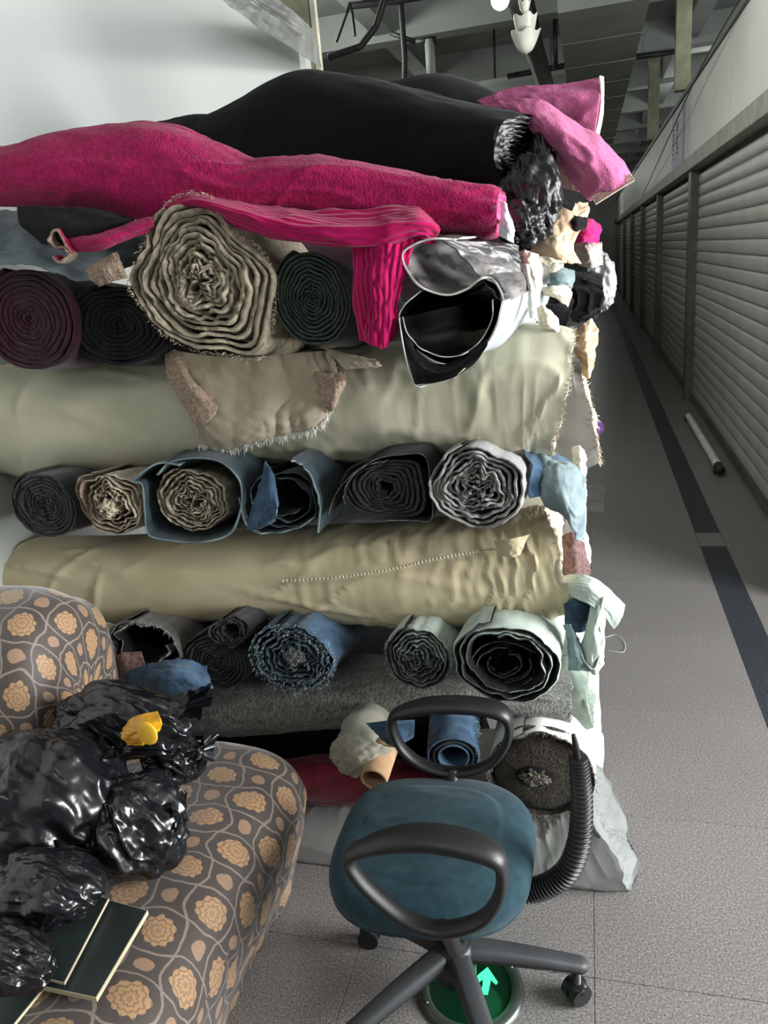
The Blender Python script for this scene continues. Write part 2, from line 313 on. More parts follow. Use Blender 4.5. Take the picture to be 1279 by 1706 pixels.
# translucent dust sheet and boards stored on top of the left wall
# right wall: columns, fascia, header and shutters
wr = tag(box_obj('wall_right', (1.06, 1.16, 3.4, 30, 0, 2.93), guide_m), kind='structure')
tag(box_obj('wall_light_blocker', (1.06, 1.16, -1.2, .35, 0, 2.93), fascia_m), kind='structure')  # unseen stretch of wall added to block ambient light near the camera
hd = tag(box_obj('trim_2', (.90, 1.06, 3.4, 30, 2.15, 2.27), header_m, bev=.006), kind='structure')
edges = [3.4, 5.0, 6.35, 8.35, 9.1, 10.3, 12.3, 14.3, 16.3, 18.3, 20.3, 24, 30]
for a, b in zip(edges, edges[1:]): box_obj('panel', (.96, 1.06, a+.006, b-.006, 2.275, 2.90), fascia_m, wr)
tag(box_obj('trim_3', (.94, 1.06, 3.4, 30, 2.905, 2.95), guide_m), kind='structure')
BAYS = [(3.55, 8.2), (8.4, 11.9), (12.1, 15.4), (15.6, 19.0), (19.2, 23), (23.2, 29)]
PIT = .098
bm = bmesh.new(); prof = [(0, 0), (-.012, .006), (-.017, .02), (-.019, .048), (-.017, .076), (-.012, .090), (0, .096)]
def slat_mesh(L, pit=PIT):
    bm = bmesh.new(); a = [bm.verts.new((x, 0, z*pit/.098)) for x, z in prof]; b = [bm.verts.new((x, L, z*pit/.098)) for x, z in prof]
    for i in range(len(prof)-1): bm.faces.new((a[i], a[i+1], b[i+1], b[i]))
    return bm_mesh('slat', bm)
bm.free()
for n, (a, b) in enumerate(BAYS):
    dr = tag(box_obj('door_%d' % (n+1), (1.03, 1.058, a, b, 0, 2.15), guide_m), kind='structure')
    box_obj('guide_rail', (.93, 1.02, b, b+.2, 0, 2.15), guide_m, dr)
    if n == 0: box_obj('guide_rail', (.93, 1.02, a-.15, a, 0, 2.15), guide_m, dr)
    if n < 3:
        sm = slat_mesh(b-a); sm.materials.append(slat_m); sm.polygons.foreach_set('use_smooth', [True]*len(sm.polygons))
        for k in range(21):
            o = bpy.data.objects.new('slat', sm); o.location = (1.02+random.uniform(-.001, .001), a, .06+k*PIT); COL.objects.link(o); o.parent = dr
    else:
        bm = bmesh.new()
        for k in range(21):
            q = [[bm.verts.new((1.02+x, y, .06+k*PIT+z)) for x, z in prof] for y in (a, b)]
            for i in range(len(prof)-1): bm.faces.new((q[0][i], q[0][i+1], q[1][i+1], q[1][i]))
        tag(link('slats', bm_mesh('slats', bm), slat_m, dr), kind='stuff')
    box_obj('bottom_bar', (.985, 1.03, a, b, .012, .07), steel if n == 0 else guide_m, dr)

# lilac notice on the fascia
t = thing('shop_sign', (.95, 9.7, 2.3), 'pale lilac shop sign with dark vertical writing on the fascia above the shutters', 'sign')
box_obj('board', (.945, .958, 9.15, 10.25, 2.30, 2.88), sign_m, t)
bm = bmesh.new()
for i, (y, z, ly, lz) in enumerate([(9.66, 2.74, .10, .012), (9.62, 2.70, .012, .05), (9.70, 2.70, .012, .05), (9.66, 2.66, .12, .014), (9.66, 2.60, .014, .07), (9.62, 2.59, .06, .012), (9.68, 2.54, .10, .014), (9.64, 2.50, .02, .05), (9.69, 2.49, .05, .012), (9.66, 2.44, .10, .014)]):
    box(bm, .941, .945, y-ly/2, y+ly/2, z-lz/2, z+lz/2)
link('writing', bm_mesh('writing', bm), ink, t, False)
bm = bmesh.new()
for i in range(7): box(bm, .941, .945, 10.02, 10.02+.05+.03*(i % 2), 2.40+i*.05, 2.415+i*.05)
link('writing', bm_mesh('writing', bm), ink, t, False)

# ceiling services
def column(px, Y, z0, wd, nm, i):
    c = P(px, 100, y=Y); tag(box_obj('trim_%d' % i, (c[0]-wd/2, c[0]+wd/2, Y, Y+wd, z0, 4.3), cream_post), kind='structure')
column(1138, 9.0, 2.95, .14, 'post', 4); column(1090, 13.0, 2.95, .15, 'post', 5)
def seg(name, a, b, r, mt, parent=None, seg_=10): return tube(name, [a, b], r, mt, parent, n=2, seg=seg_, up=(0.1, .2, 1) if abs(b[2]-a[2]) < .5*np.linalg.norm(np.array(b)-a) else (1, 0, 0))
t = thing('air_duct', (.14, 7.4, 3.4), 'long grey sheet metal air duct hung under the ceiling over the corridor', 'duct')
bm = bmesh.new(); x0, x1 = -.22, .50
for k in range(26):
    y = 7.4+k*1.1; box(bm, x0, x1, y, y+1.085, 3.40, 3.75); box(bm, x0-.006, x1+.006, y+1.085, y+1.1, 3.394, 3.756)
link('duct_body', bm_mesh('duct_body', bm), duct_m, t, False)
for k in range(5): box_obj('hanger', (x0-.03, x0-.01, 8.9+k*3, 8.94+k*3, 3.75, 4.3), dark_metal, t); box_obj('hanger', (x1+.01, x1+.03, 8.9+k*3, 8.94+k*3, 3.75, 4.3), dark_metal, t)
def pipe(name, pts, r, label, m=dark_metal):
    pts = [np.asarray(p) for p in pts]; o = None
    q = []
    for i, p in enumerate(pts):
        q.append(p)
        if i+1 < len(pts):
            d = pts[i+1]-p
            q += [p+d*.04, p+d*.5, p+d*.96]
    o = tube(name, q, r, m, None, n=60, seg=10, up=(.3, .2, 1)); tag(o, label, 'pipe'); return o
pipe('water_pipe', [P(548, 95, y=7), P(600, 78, y=7), P(626, 44, y=7), P(640, 0, y=7), P(642, -40, y=7)], .028, 'dark bent water pipe beside the cream post, upper left of the ceiling')
pipe('bracket_pipe', [P(560, 70, y=7.6), P(578, 20, y=7.6), P(582, 6, y=7.7), P(586, 20, y=7.6), P(591, 60, y=7.6)], .014, 'thin dark V-shaped pipe bracket behind the cream post')
pipe('cross_pipe', [P(583, 10, y=7.8), P(660, 2, y=7.8), P(740, -12, y=7.8)], .03, 'horizontal dark pipe near the top of the picture above the black roll')
pipe('drop_pipe', [P(674, 98, y=8)*np.array([1, 1, 0])+np.array([0, 0, 4.3]), P(674, 98, y=8), P(673, 160, y=8)], .028, 'short dark vertical pipe stub just above the black roll', dark_metal)
t = thing('hung_rail', P(720, 66, y=8), 'pale T-shaped hanger rod with a dark crossbar above the black roll', 'hanger')
seg('rod', P(715, 66, y=8), P(719, 140, y=8), .045, duct_m, t); seg('crossbar', P(693, 70, y=8), P(726, 66, y=8), .03, dark_metal, t)
seg('tie', P(650, 55, y=8), P(693, 70, y=8), .02, dark_metal, t)
t = thing('cable_tray', P(880, 0, y=9), 'dark cable tray hanging from the ceiling behind the white pendant lamp', 'tray')
a, b = P(862, -10, y=7.4), P(908, 140, y=10.5)
seg('tray_body', a, b, .10, mat('tray_brown', srgb(82, 80, 78), .6), t); seg('cable', P(882, -10, y=7.4), P(912, 130, y=10.5), .028, dark_metal, t)
for px, y0, y1, Y in ((925, 40, 115, 11), (824, 70, 130, 11)):
    o = seg('hanger_rod', P(px, y0, y=Y)*np.array([1, 1, 0])+np.array([0, 0, 4.3]), P(px, y1, y=Y), .03 if px > 900 else .015, dark_metal); tag(o, ('thick' if px > 900 else 'thin')+' dark vertical hanger rod '+('right of' if px > 900 else 'left of')+' the white pendant lamp', 'rod')
for i, (p0, p1, Y) in enumerate((((845, 128), (1010, 96), 11.5), ((1050, 96), (1130, 86), 12))):
    tag(seg('ceiling_bar', P(*p0, y=Y), P(*p1, y=Y), .035, dark_metal), 'dark horizontal bar across the ceiling '+('left of' if i == 0 else 'right of')+' the grey duct', 'bar')
# pendant lamp: three white tulip tiers
t = thing('pendant_lamp', P(875, 78, y=4.2), 'white pendant lamp of three stacked tulip shaped tiers hanging in the corridor', 'lamp')
c = P(875, 50, y=4.2); lamp_m = mat('lamp_white', srgb(222, 222, 206), .4)
for zc, r0, r1, h in ((-.093, .014, .066, .085), (-.012, .034, .052, .07), (.07, .008, .026, .05)):
    n = 40; aa = np.linspace(0, 2*PI, n, endpoint=False); R = []
    for k, f in enumerate(np.linspace(0, 1, 10)):
        rr = r0+(r1-r0)*f**.6; petal = 1+.05*f*np.cos(5*aa); zz = zc+h*f+.008*f*np.cos(5*aa)
        R.append(np.stack([c[0]+rr*petal*np.cos(aa), c[1]+rr*petal*np.sin(aa), c[2]+zz*np.ones(n)], -1))
    R = [np.repeat([[c[0], c[1], c[2]+zc]], n, 0)]+R
    o = link('tier', grid_mesh('tier', np.array(R), cv=True), lamp_m, t); o.modifiers.new('s', 'SOLIDIFY').thickness = .003
seg('cord', c+np.array([0, 0, -.1]), np.array([c[0], c[1], 4.3]), .004, white_edge, t)
# lit lamp
t = thing('ceiling_lamp', P(833, 3, y=5.2), 'glowing round white lamp bulb at the top edge above the corridor', 'lamp')
c = P(833, 0, y=5.2); bm = bmesh.new(); bmesh.ops.create_uvsphere(bm, u_segments=24, v_segments=14, radius=.052, matrix=Matrix.Translation(Vector(c)))
link('bulb', bm_mesh('bulb', bm), emis('bulb_glow', (1, 1, .97), 22), t)
seg('holder', c+np.array([0, 0, .04]), c+np.array([0, 0, .13]), .022, white_edge, t); seg('cord', c+np.array([0, 0, .1]), np.array([c[0], c[1], 4.3]), .005, dark_metal, t)
pl = bpy.data.lights.new('bulb_light', 'POINT'); pl.energy = 40; pl.shadow_soft_size = .08; pl.color = (1, 1, .96); plo = bpy.data.objects.new('bulb_light', pl); plo.location = Vector(c)+Vector((0, -.12, -.12)); COL.objects.link(plo)
o = tube('hanging_cable', [np.array([.93, 4.4, 2.97]), np.array([.88, 7, 2.85]), np.array([.86, 9.5, 2.62]), np.array([.88, 12, 2.45]), np.array([.92, 16, 2.2])], .006, dark_metal, None, n=60, seg=6); tag(o, 'thin dark cable strung along the white fascia over the shutters', 'cable')

# ================================================================== CLOTH BUILDERS
def spiral_roll(name, label, c, r, Y0, L, turns, mats, core=.1, wav=.5, jit=.006, thick=.6, poly=None, rot=0, lump=.04, wf=3.0, seed=0, tilt=(0, -.14), grp=None, cat='fabric roll', recess=.0, start=PI*.6, inner=.1, wr=.0035):
    """rolled cloth end-on: one spiral sheet with thickness; the outermost turn runs the full length"""
    c0 = P(c[0], c[1], y=Y0); ux = P(c[0]+r[0], c[1], y=Y0)-c0; uz = P(c[0], c[1]-r[1], y=Y0)-c0
    rx, rz = np.linalg.norm(ux), np.linalg.norm(uz)
    base = c0.copy(); base[1] += .05; base[2] -= rz
    t = thing(name, base, label, cat, grp or 'rolls seen end-on in the stack')
    N = int(turns*76); th = np.linspace(0, 2*PI*turns, N)+start; tt = (th-start)/(2*PI*turns)
    s = 1-(1-core)*tt**.92; ds = (1-core)/turns
    if poly is not None:
        Q = np.array([P(a, b, y=Y0) for a, b in poly]); Q = np.concatenate([Q, Q[:1]]); Q = crm(np.concatenate([Q[-3:-1], Q, Q[1:3]]), 400)
        d = Q-c0; an = np.arctan2(d[:, 2], d[:, 0]); rr = np.hypot(d[:, 0], d[:, 2]); od = np.argsort(an); an, rr = an[od], rr[od]
        Rth = np.interp((th+PI) % (2*PI)-PI, np.concatenate([an-2*PI, an, an+2*PI]), np.concatenate([rr]*3))
        rm = rr.mean(); Rth = Rth+(rm-Rth)*(tt**1.2)*.8
    else:
        ct, st = np.cos(th-rot), np.sin(th-rot); Rth = 1/np.sqrt((ct/rx)**2+(st/rz)**2)
        Rth = Rth*(1+lump*vn(np.cos(th)*1.3+seed, np.sin(th)*1.3, tt*2+seed*3.1))
    w_ = wav*ds*vn(np.cos(th)*wf+seed*7, np.sin(th)*wf, tt*2.2+seed)*(.4+1.6*tt*(1-tt*.5)) + .25*wav*ds*vn(np.cos(th)*wf*3, np.sin(th)*wf*3+seed, tt*9)
    se = s+w_
    ny = 9; yd = np.array([0, .004, .02, .05, .1, .25, .5, .75, 1.0])
    yf = jit*(vn(np.cos(th)*2.2+seed, np.sin(th)*2.2, tt*turns*.9)+.5*vn(np.cos(th)*9, np.sin(th)*9+seed, tt*turns*2))+recess*tt
    G = np.zeros((N, 2*ny+1, 3)); k = 0; rows = []
    depth = np.where(tt*turns < 1.25, L, .11)
    ca, sa = np.cos(th), np.sin(th)
    for side, off in (('o', 0.0), ('i', thick*ds)):
        ord_ = range(ny-1, -1, -1) if side == 'o' else range(ny)
        for j in ord_:
            yy = yd[j]*depth; rad = (se-off*(1 if j > 0 else .6)-(.12*ds if (j == 0 and side == 'o') else 0))*Rth
            rad = rad+wr*fbm(ca*2+seed, sa*2, (Y0+yy)*9+seed)*np.minimum(1, yy/.03+.0)*(tt*turns < 1.3)
            G[:, k, 0] = c0[0]+rad*ca+tilt[0]*yy; G[:, k, 1] = Y0+yf*(1 if j == 0 else np.exp(-yy*30))+yy+(.003 if j == 0 else 0)*0; G[:, k, 2] = c0[2]+rad*sa+tilt[1]*yy; k += 1
            if k == ny:  # middle of the cut edge
                G[:, k, 0] = c0[0]+(se-thick*ds*.5)*Rth*ca; G[:, k, 1] = Y0+yf-.0015; G[:, k, 2] = c0[2]+(se-thick*ds*.5)*Rth*sa; k += 1
    mr = [0]*(ny-1)+[2, 2]+[1]*(ny-1)
    o = link('rolled_cloth', grid_mesh('rolled_cloth', G, matrow=mr), mats, t)
    return t, c0, rx, rz
def side_roll(name, label, st, Yc, m, depth=None, A1=.006, A2=.0, gather=(0.6, 1.0), fr=18, seed=0, endr=True, endm=None, grp=None, layers=7, jit=.012, cat='fabric roll', nu=240, nv=96, sq=2.3, diag=0.0, A3=0.0, raw=False):
    """a roll lying across: stations (px, y_top, y_bottom[, Y])"""
    T = np.array([P(s[0], s[1], y=(s[3] if len(s) > 3 else Yc)) for s in st]); Bt = np.array([P(s[0], s[2], y=(s[3] if len(s) > 3 else Yc)) for s in st])
    X = crm((T+Bt)/2, nu); H = crm(np.linalg.norm(T-Bt, axis=1).reshape(-1, 1)/2, nu)[:, 0]; D = np.full(nu, depth) if depth else H
    if not raw:
        tf = np.abs(1.6-X[:, 2])/X[:, 1]; D = np.minimum(D, .72*H/np.maximum(tf, .05)); H = np.sqrt(np.maximum(H**2-(D*tf)**2, (.5*H)**2))
    tn = frames(X); up = np.array([0, 0, 1.]); sd = np.cross(tn, up); sd /= np.linalg.norm(sd, axis=1)[:, None]; up2 = np.cross(sd, tn)
    a = np.linspace(0, 2*PI, nv, endpoint=False); ca = np.sign(np.cos(a))*np.abs(np.cos(a))**(2/sq); sa = np.sign(np.sin(a))*np.abs(np.sin(a))**(2/sq)
    u = np.linspace(0, 1, nu)[:, None]; arc = np.concatenate([[0], np.cumsum(np.linalg.norm(np.diff(X, axis=0), axis=1))])[:, None]
    cu, su = np.cos(a)[None], np.sin(a)[None]
    d = A1*fbm(arc*4+seed*3.3, cu*1.2+seed, su*1.2)
    g = np.clip((u-gather[0])/(gather[1]-gather[0]+1e-6), 0, 1)
    if A2:
        r_ = ridge(arc*fr+.9*vn(arc*3, cu*2, su*2)+.35*vn(arc*9, cu*4, su*4)+seed, cu*1.1, su*1.1+seed, 1); am = .45+.55*vn(arc*5, cu*1.5+seed, su*1.5)
        d = d+A2*(.75*np.clip(r_, 0, 1)**2.2+.25*ridge(arc*fr*2.1+seed, cu*1.6, su*1.6, 1))*g*(.35+am)
    if A3:
        for q_, (ax, dg) in enumerate(((5., 1.3), (3., -1.8), (8., .5))):
            r_ = ridge(arc*ax+a[None]*dg+seed+q_*3, arc*.8-a[None]*.5*dg, cu*.5+q_, 1); msk = np.clip(.2+1.6*vn(arc*3+q_*5, cu*1.3+seed, su*1.3), 0, 1)
            d = d+A3*(np.clip(r_, 0, 1)**4)*msk*(1-.5*g)
    ends = np.minimum(1, u*12)*np.ones((1, nv))
    G = X[:, None]+(H[:, None]*ca[None]+d*ca[None])[..., None]*up2[:, None]+(D[:, None]*sa[None]+d*sa[None])[..., None]*sd[:, None]
    jt = (.6*jit*(vn(cu*2+seed, su*2, 1.1)+.25*vn(cu*9, su*9, seed)))*np.ones((1, nv)); wgt = np.clip((u-.93)/.07, 0, 1)**2
    G = G+(jt*wgt)[..., None]*tn[:, None]
    G[..., 2] = np.maximum(G[..., 2], .004)
    base = X[nu//2].copy(); base[2] -= H.mean()
    t = thing(name, base, label, cat, grp or 'rolls lying across the stack')
    def cap(i, sgn):
        R = [G[i]]; c = X[i]
        for k in range(layers):
            for f, off in ((1-(k+.12)/layers, .010+.004*k), (1-(k+.55)/layers, .012+.004*k), (1-(k+.7)/layers, -.002+.004*k)):
                f = max(f, .02); wob = 1+.05*vn(cu[0]*2+k, su[0]*2+seed, k*1.7)
                ring = c+(G[i]-c)*f*wob[:, None]; ring = ring-sgn*tn[i]*(off+.004*vn(cu[0]*5, su[0]*5, k*3.3))[:, None]
                R.append(ring)
        R.append(np.repeat((c-sgn*tn[i]*.02)[None], nv, 0)); return np.array(R)
    link('rolled_cloth', grid_mesh('rolled_cloth', G, cv=True), m, t)
    link('roll_end', grid_mesh('roll_end', cap(nu-1, 1), cv=True), endm or m, t)
    link('roll_end', grid_mesh('roll_end', cap(0, -1), cv=True), endm or m, t)
    return t, G, X, tn
def patch(name, rows, m, parent=None, A=.006, fu=6, fv=6, seed=0, th=.003, nu=70, nv=70, rg=.0, rfu=10, rfv=1.5, label=None, cat=None, grp=None, edge=0.0, mats=None):
    """a sheet of cloth through a net of (px, py, Y) points; rows may be of any equal length"""
    Q = np.array([[P(a, b, y=c) for a, b, c in r] for r in rows]); G = crm(Q, nu); G = np.swapaxes(crm(np.swapaxes(G, 0, 1), nv), 0, 1)
    lu = np.linalg.norm(np.diff(G, axis=0), axis=2).sum(0).mean(); lv = np.linalg.norm(np.diff(G, axis=1), axis=2).sum(1).mean()
    rg = min(rg, .10*lu/rfu, .14*lv/rfv); fu, fv = min(fu, 1.5+lu*14), min(fv, 1.5+lv*14); A = min(A, .10*min(lu/fu, lv/fv)); edge = min(edge, .02*min(lu, lv))
    du = np.gradient(G, axis=0); dv = np.gradient(G, axis=1); Nn = np.cross(du, dv); Nn /= np.linalg.norm(Nn, axis=2)[..., None]+1e-9
    u = np.linspace(0, 1, nu)[:, None]; v = np.linspace(0, 1, nv)[None]
    d = A*fbm(u*fu+seed*2.7, v*fv+seed, seed*1.0)
    if rg: d = d+rg*(ridge(u*rfu+.6*vn(u*3, v*3, seed), v*rfv, seed)-.5)
    G = G+Nn*d[..., None]
    if edge:
        e = edge*(vn(u*30*np.ones_like(v), v*30*np.ones_like(u), seed)); w_ = np.maximum(np.maximum(0, 1-u*15), np.maximum(0, (u-1)*15+1)); G = G+(du/(np.linalg.norm(du, axis=2)[..., None]+1e-9))*(e*w_)[..., None]
    me = grid_mesh(name, G)
    o = link(name, me, mats or m, parent); so = o.modifiers.new('thickness', 'SOLIDIFY'); so.thickness = th; so.offset = 0
    if mats: so.material_offset = 1; so.material_offset_rim = 2
    if label: tag(o, label, cat, grp)
    return o, G
def blob(name, c, r, m, A=.12, f=2.5, seed=0, parent=None, rgd=.0, rf=5, label=None, cat=None, flat=None, knot=None, nu=72, nv=110, sq=1.0, warp=1.2):
    th = np.linspace(0, PI, nu)[:, None]; ph = np.linspace(0, 2*PI, nv, endpoint=False)[None]
    x, y, z = np.sin(th)*np.cos(ph), np.sin(th)*np.sin(ph), np.cos(th)*np.ones_like(ph)
    if sq != 1: x, y, z = (np.sign(q)*np.abs(q)**sq for q in (x, y, z))
    d = 1+A*fbm(x*f+seed, y*f+seed*1.7, z*f)
    if rgd:
        wx, wy, wz = (warp*vn(x*2+q+seed, y*2, z*2+q) for q in (0, 9, 18))
        p_, q_ = x*.8+z*.6, -x*.6+z*.8
        d = d+rgd*(ridge(p_*rf*.55+wx*1.2, y*rf*.55+wy+seed, q_*rf*.16+wz*.6, 1)-.3)+rgd*.22*ridge(p_*rf*1.8+wx*2, y*rf*1.8+wy*2, q_*rf*.3+wz*2+seed, 1)
    if knot: d = d*(1-.0*z); k = np.clip((z-knot)/(1-knot), 0, 1); x = x*(1-.8*k); y = y*(1-.8*k); z = z+.5*k
    r = np.asarray(r); G = np.stack([x*d*r[0], y*d*r[1], z*d*r[2]], -1)+np.asarray(c)
    if flat is not None: G[..., 2] = np.maximum(G[..., 2], flat+.002*np.sin(G[..., 0]*90))
    G[0] = G[0].mean(0); G[-1] = G[-1].mean(0)
    o = link(name, grid_mesh(name, G, cv=True), m, parent)
    if label: tag(o, label, cat)
    return o

def sheet(name, curve, Y0, L, mats, tilt=(0, 0), parent=None, th=.0035, n=120, ny=16, A=.004, seed=0, label=None, cat=None, closed=False, jit=.005, grp=None):
    """a free cloth edge seen end-on: an open curve of pixels in the plane Y0 carried back along the roll; mats = (side a, side b, cut edge)"""
    Q = np.array([P(a, b, y=Y0) for a, b in curve]); C = crm(Q, n); u = np.linspace(0, 1, n)
    yy = np.concatenate([[0, .004, .012], np.linspace(.03, 1, ny-3)*L]); G = np.zeros((n, len(yy), 3))
    for j, y in enumerate(yy):
        G[:, j] = C; G[:, j, 0] += tilt[0]*y+A*vn(u*7+seed, y*9, seed)*min(1, y/.03+.3); G[:, j, 2] += tilt[1]*y+A*vn(u*7+9, y*9, seed)*min(1, y/.03+.3)
        G[:, j, 1] += y+jit*vn(u*14+seed, 0, seed)*(1 if j == 0 else np.exp(-y*20))
    o = link(name, grid_mesh(name, G), mats, parent); so = o.modifiers.new('thickness', 'SOLIDIFY'); so.thickness = th; so.offset = 0; so.material_offset = 1; so.material_offset_rim = 2
    if label: tag(o, label, cat, grp)
    return o

# ================================================================== THE STACK
YF = 1.60   # plane of the roll ends that face the aisle
# ---- lying rolls, floor upwards
side_roll('silver_fabric_roll', 'shiny silver grey fabric roll lying on the floor under the whole stack', [(440, 1338, 1424), (500, 1334, 1428), (640, 1330, 1436), (800, 1325, 1448), (900, 1318, 1458), (975, 1300, 1464), (1018, 1278, 1464)], 1.76, silver, depth=.13, A1=.005, A2=.008, gather=(.3, .9), fr=16, raw=True, seed=1, endm=mat('silver_edge', srgb(128, 132, 130), .7), jit=.03, A3=.008)
side_roll('knit_fabric_roll', 'grey flecked knit fabric roll lying below the dark denim roll ends', [(170, 1130, 1216), (340, 1122, 1224), (480, 1108, 1219), (600, 1098, 1203), (700, 1095, 1188), (800, 1105, 1192), (900, 1108, 1200), (950, 1110, 1204)], 1.80, knit, depth=.10, A1=.010, A3=.004, seed=2)
_, GL, _, _ = side_roll('beige_fabric_roll', 'lower beige cotton roll with a long stitched seam and pleated right end', [(28, 905, 985), (48, 899, 1003), (110, 893, 1027), (200, 893, 1041), (320, 885, 1031), (450, 880, 1026), (560, 874, 1031), (700, 866, 1035), (820, 856, 1031), (900, 845, 1022), (938, 838, 1014)], 1.81, beige2, depth=.125, A1=.003, A2=.012, gather=(.5, .92), fr=32, A3=.009, seed=3, endm=edge_cream, jit=.02)
LB = bpy.data.objects['beige_fabric_roll']
_, GU, _, _ = side_roll('beige_fabric_roll', 'upper beige cotton roll with soft wrinkles under the big cream roll', [(-30, 612, 768), (20, 610, 782), (70, 608, 793), (130, 604, 781), (300, 592, 776), (450, 585, 772), (600, 578, 765), (740, 562, 762), (830, 546, 766), (890, 538, 770), (934, 552, 772)], 1.83, beige, depth=.135, A1=.004, A2=.009, gather=(.4, .85), fr=22, A3=.009, seed=4, endm=edge_cream, jit=.02)
UB = bpy.data.objects['beige_fabric_roll.001']
# frayed selvages at the right ends and the long seam
def selvage(G, parent, L, n, m_):
    c = G[-1].mean(0); fringe('frayed_thread', G[-1], (G[-1]-c)*6+np.array([1, -.2, 0]), L, n, m_, parent, rad=.0007)
selvage(GL, LB, .010, 500, edge_cream); selvage(GU, UB, .010, 500, edge_cream)
o = tube('seam', [P(470, 968, y=1.672), P(560, 962, y=1.668), (P(640, 950, y=1.668)), P(720, 932, y=1.672), P(800, 918, y=1.680), P(858, 912, y=1.684)], .0032, edge_cream, LB, n=400, seg=8, ring=lambda t: 1+.5*np.sin(t*420)); tag(o, 'raised stitched seam')
patch('seam_tab', [[(822, 902, 1.668), (850, 898, 1.655), (882, 890, 1.668)], [(826, 912, 1.66), (852, 912, 1.648), (872, 908, 1.66)], [(828, 926, 1.665), (848, 928, 1.655), (866, 924, 1.665)]], beige2, LB, A=.004, seed=4, th=.003)
# rolls of the row behind, their right ends showing past the front row
_, GSG, _, _ = side_roll('grey_satin_roll', 'grey satin roll end with frayed white selvage behind the upper beige roll', [(700, 560, 775), (860, 550, 782), (930, 550, 786), (958, 555, 784), (980, 562, 770)], 2.18, mat('grey_satin', srgb(146, 142, 136), .5, col2=srgb(126, 122, 118), nscale=4), depth=.16, A1=.012, A2=.012, gather=(.3, .8), fr=9, seed=5, endm=edge_cream, jit=.02)
selvage(GSG, bpy.data.objects['grey_satin_roll'], .014, 500, net_white)
patch('white_sheet', [[(930, 870, 1.97), (950, 870, 1.95), (966, 872, 1.97)], [(932, 935, 1.96), (960, 930, 1.94), (984, 930, 1.97)], [(930, 1000, 1.95), (955, 1000, 1.93), (976, 1000, 1.96)], [(930, 1090, 1.93), (960, 1090, 1.91), (991, 1090, 1.95)], [(930, 1180, 1.90), (962, 1180, 1.88), (1000, 1180, 1.93)], [(930, 1250, 1.88), (965, 1250, 1.86), (1001, 1250, 1.91)]], white, None, A=.006, rg=.004, seed=90, label='long glaring white sheet hanging down the aisle side of the stack', cat='cloth')
side_roll('white_fabric_roll', 'white fabric roll around the back of the brown fur roll', [(780, 1215, 1345), (900, 1212, 1352), (965, 1210, 1362), (988, 1225, 1360)], 1.98, white, depth=.13, A1=.006, seed=8, endm=white)
side_roll('faded_green_roll', 'faded grey-green denim roll end below the big green-lined roll', [(830, 1110, 1196), (900, 1104, 1206), (955, 1098, 1212), (984, 1108, 1200)], 1.86, cloth('faded_green_denim', (150, 162, 150), (108, 122, 112), nscale=16, bump=.7), depth=.10, A1=.012, A2=.006, gather=(0, .5), fr=12, seed=9)
side_roll('dark_gap_roll', 'dark grey roll deep in the gap under the upper beige roll', [(-10, 790, 880), (300, 780, 880), (600, 775, 870), (800, 775, 870)], 2.5, gray_dk, depth=.08, seed=10)
side_roll('dark_gap_roll', 'black roll deep in the gap under the lower beige roll', [(120, 1035, 1140), (400, 1035, 1140), (700, 1035, 1120)], 2.45, black, depth=.08, seed=11)
side_roll('dark_gap_roll', 'black filler roll standing in for the shade of the lowest gap behind the chair', [(300, 1195, 1300), (560, 1190, 1300), (810, 1180, 1300)], 2.08, black, depth=.08, seed=12)  # black roll added to darken the see-through gap below the knit roll

# ---- rolls seen end-on, bottom layer
t, c, rx, rz = spiral_roll('fur_fabric_roll', 'large brown fur roll wrapped in white cloth beside the chair', (900, 1292), (94, 76), 1.62, .5, 1.2, (white, fur, fur_e), core=.93, wav=.5, thick=.85, jit=.008, seed=1, rot=-.15)
t2 = blob('fur_pile', c+np.array([0, .03, 0]), (rx*.93, .035, rz*.93), fur, A=.03, f=3, parent=t); blob('core_tuft', c+np.array([-.012, .0, -.002]), (rx*.38, .012, rz*.25), black, A=.08, parent=t)
blob('centre_tuft', c+np.array([-.012, -.008, -.002]), (rx*.22, .012, rz*.14), fur_e, A=.35, f=4, parent=t, rgd=.2)
fringe('fur_hair', [c+np.array([rx*.97*math.cos(a), -.004, rz*.95*math.sin(a)]) for a in np.linspace(0, 6.28, 240)], [0, -1, 0], .009, 500, fur_e, t, rad=.0008)
t = thing('denim_fabric_roll', P(752, 1240, y=1.62), 'small bright blue denim roll framed by the far armrest loop', 'fabric roll')
for k, (r0, m_) in enumerate(((.066, denim), (.052, denim_dk), (.040, denim))):
    a, b = P(757, 1190, y=1.75)+np.array([0, 0, -.01]), P(755, 1262, y=1.60-.003*k)
    tube('rolled_cloth', [a, (a+b)/2+np.array([0, 0, .006]), b], [r0, r0*.98, r0*1.0], m_, t, n=40, seg=40, caps=False, ring=lambda q: 1+.02*np.sin(q*37)+.012*np.sin(q*91)).modifiers.new('s', 'SOLIDIFY').thickness = .004
fringe('selvage_thread', [P(795+3*math.sin(y), y, y=1.60) for y in range(1195, 1275, 2)], [1, -.5, 0], .008, 90, denim_lt, t)
t = thing('cream_fabric_roll', P(600, 1260, y=1.6), 'loose cream cloth roll with a bare cardboard tube beside the chair back edge', 'fabric roll')
spC = tube('rolled_cloth', [P(640, 1190, y=1.8), P(610, 1215, y=1.66), P(590, 1252, y=1.575)], [.05, .060, .050], ecru, t, n=40, seg=36, ring=lambda q: 1+.05*np.sin(q*23))
tube('cardboard_core', [P(655, 1218, y=1.72), P(640, 1250, y=1.60), P(622, 1300, y=1.50)], .029, cardboard, t, n=30, seg=28, caps=False).modifiers.new('s', 'SOLIDIFY').thickness = -.005
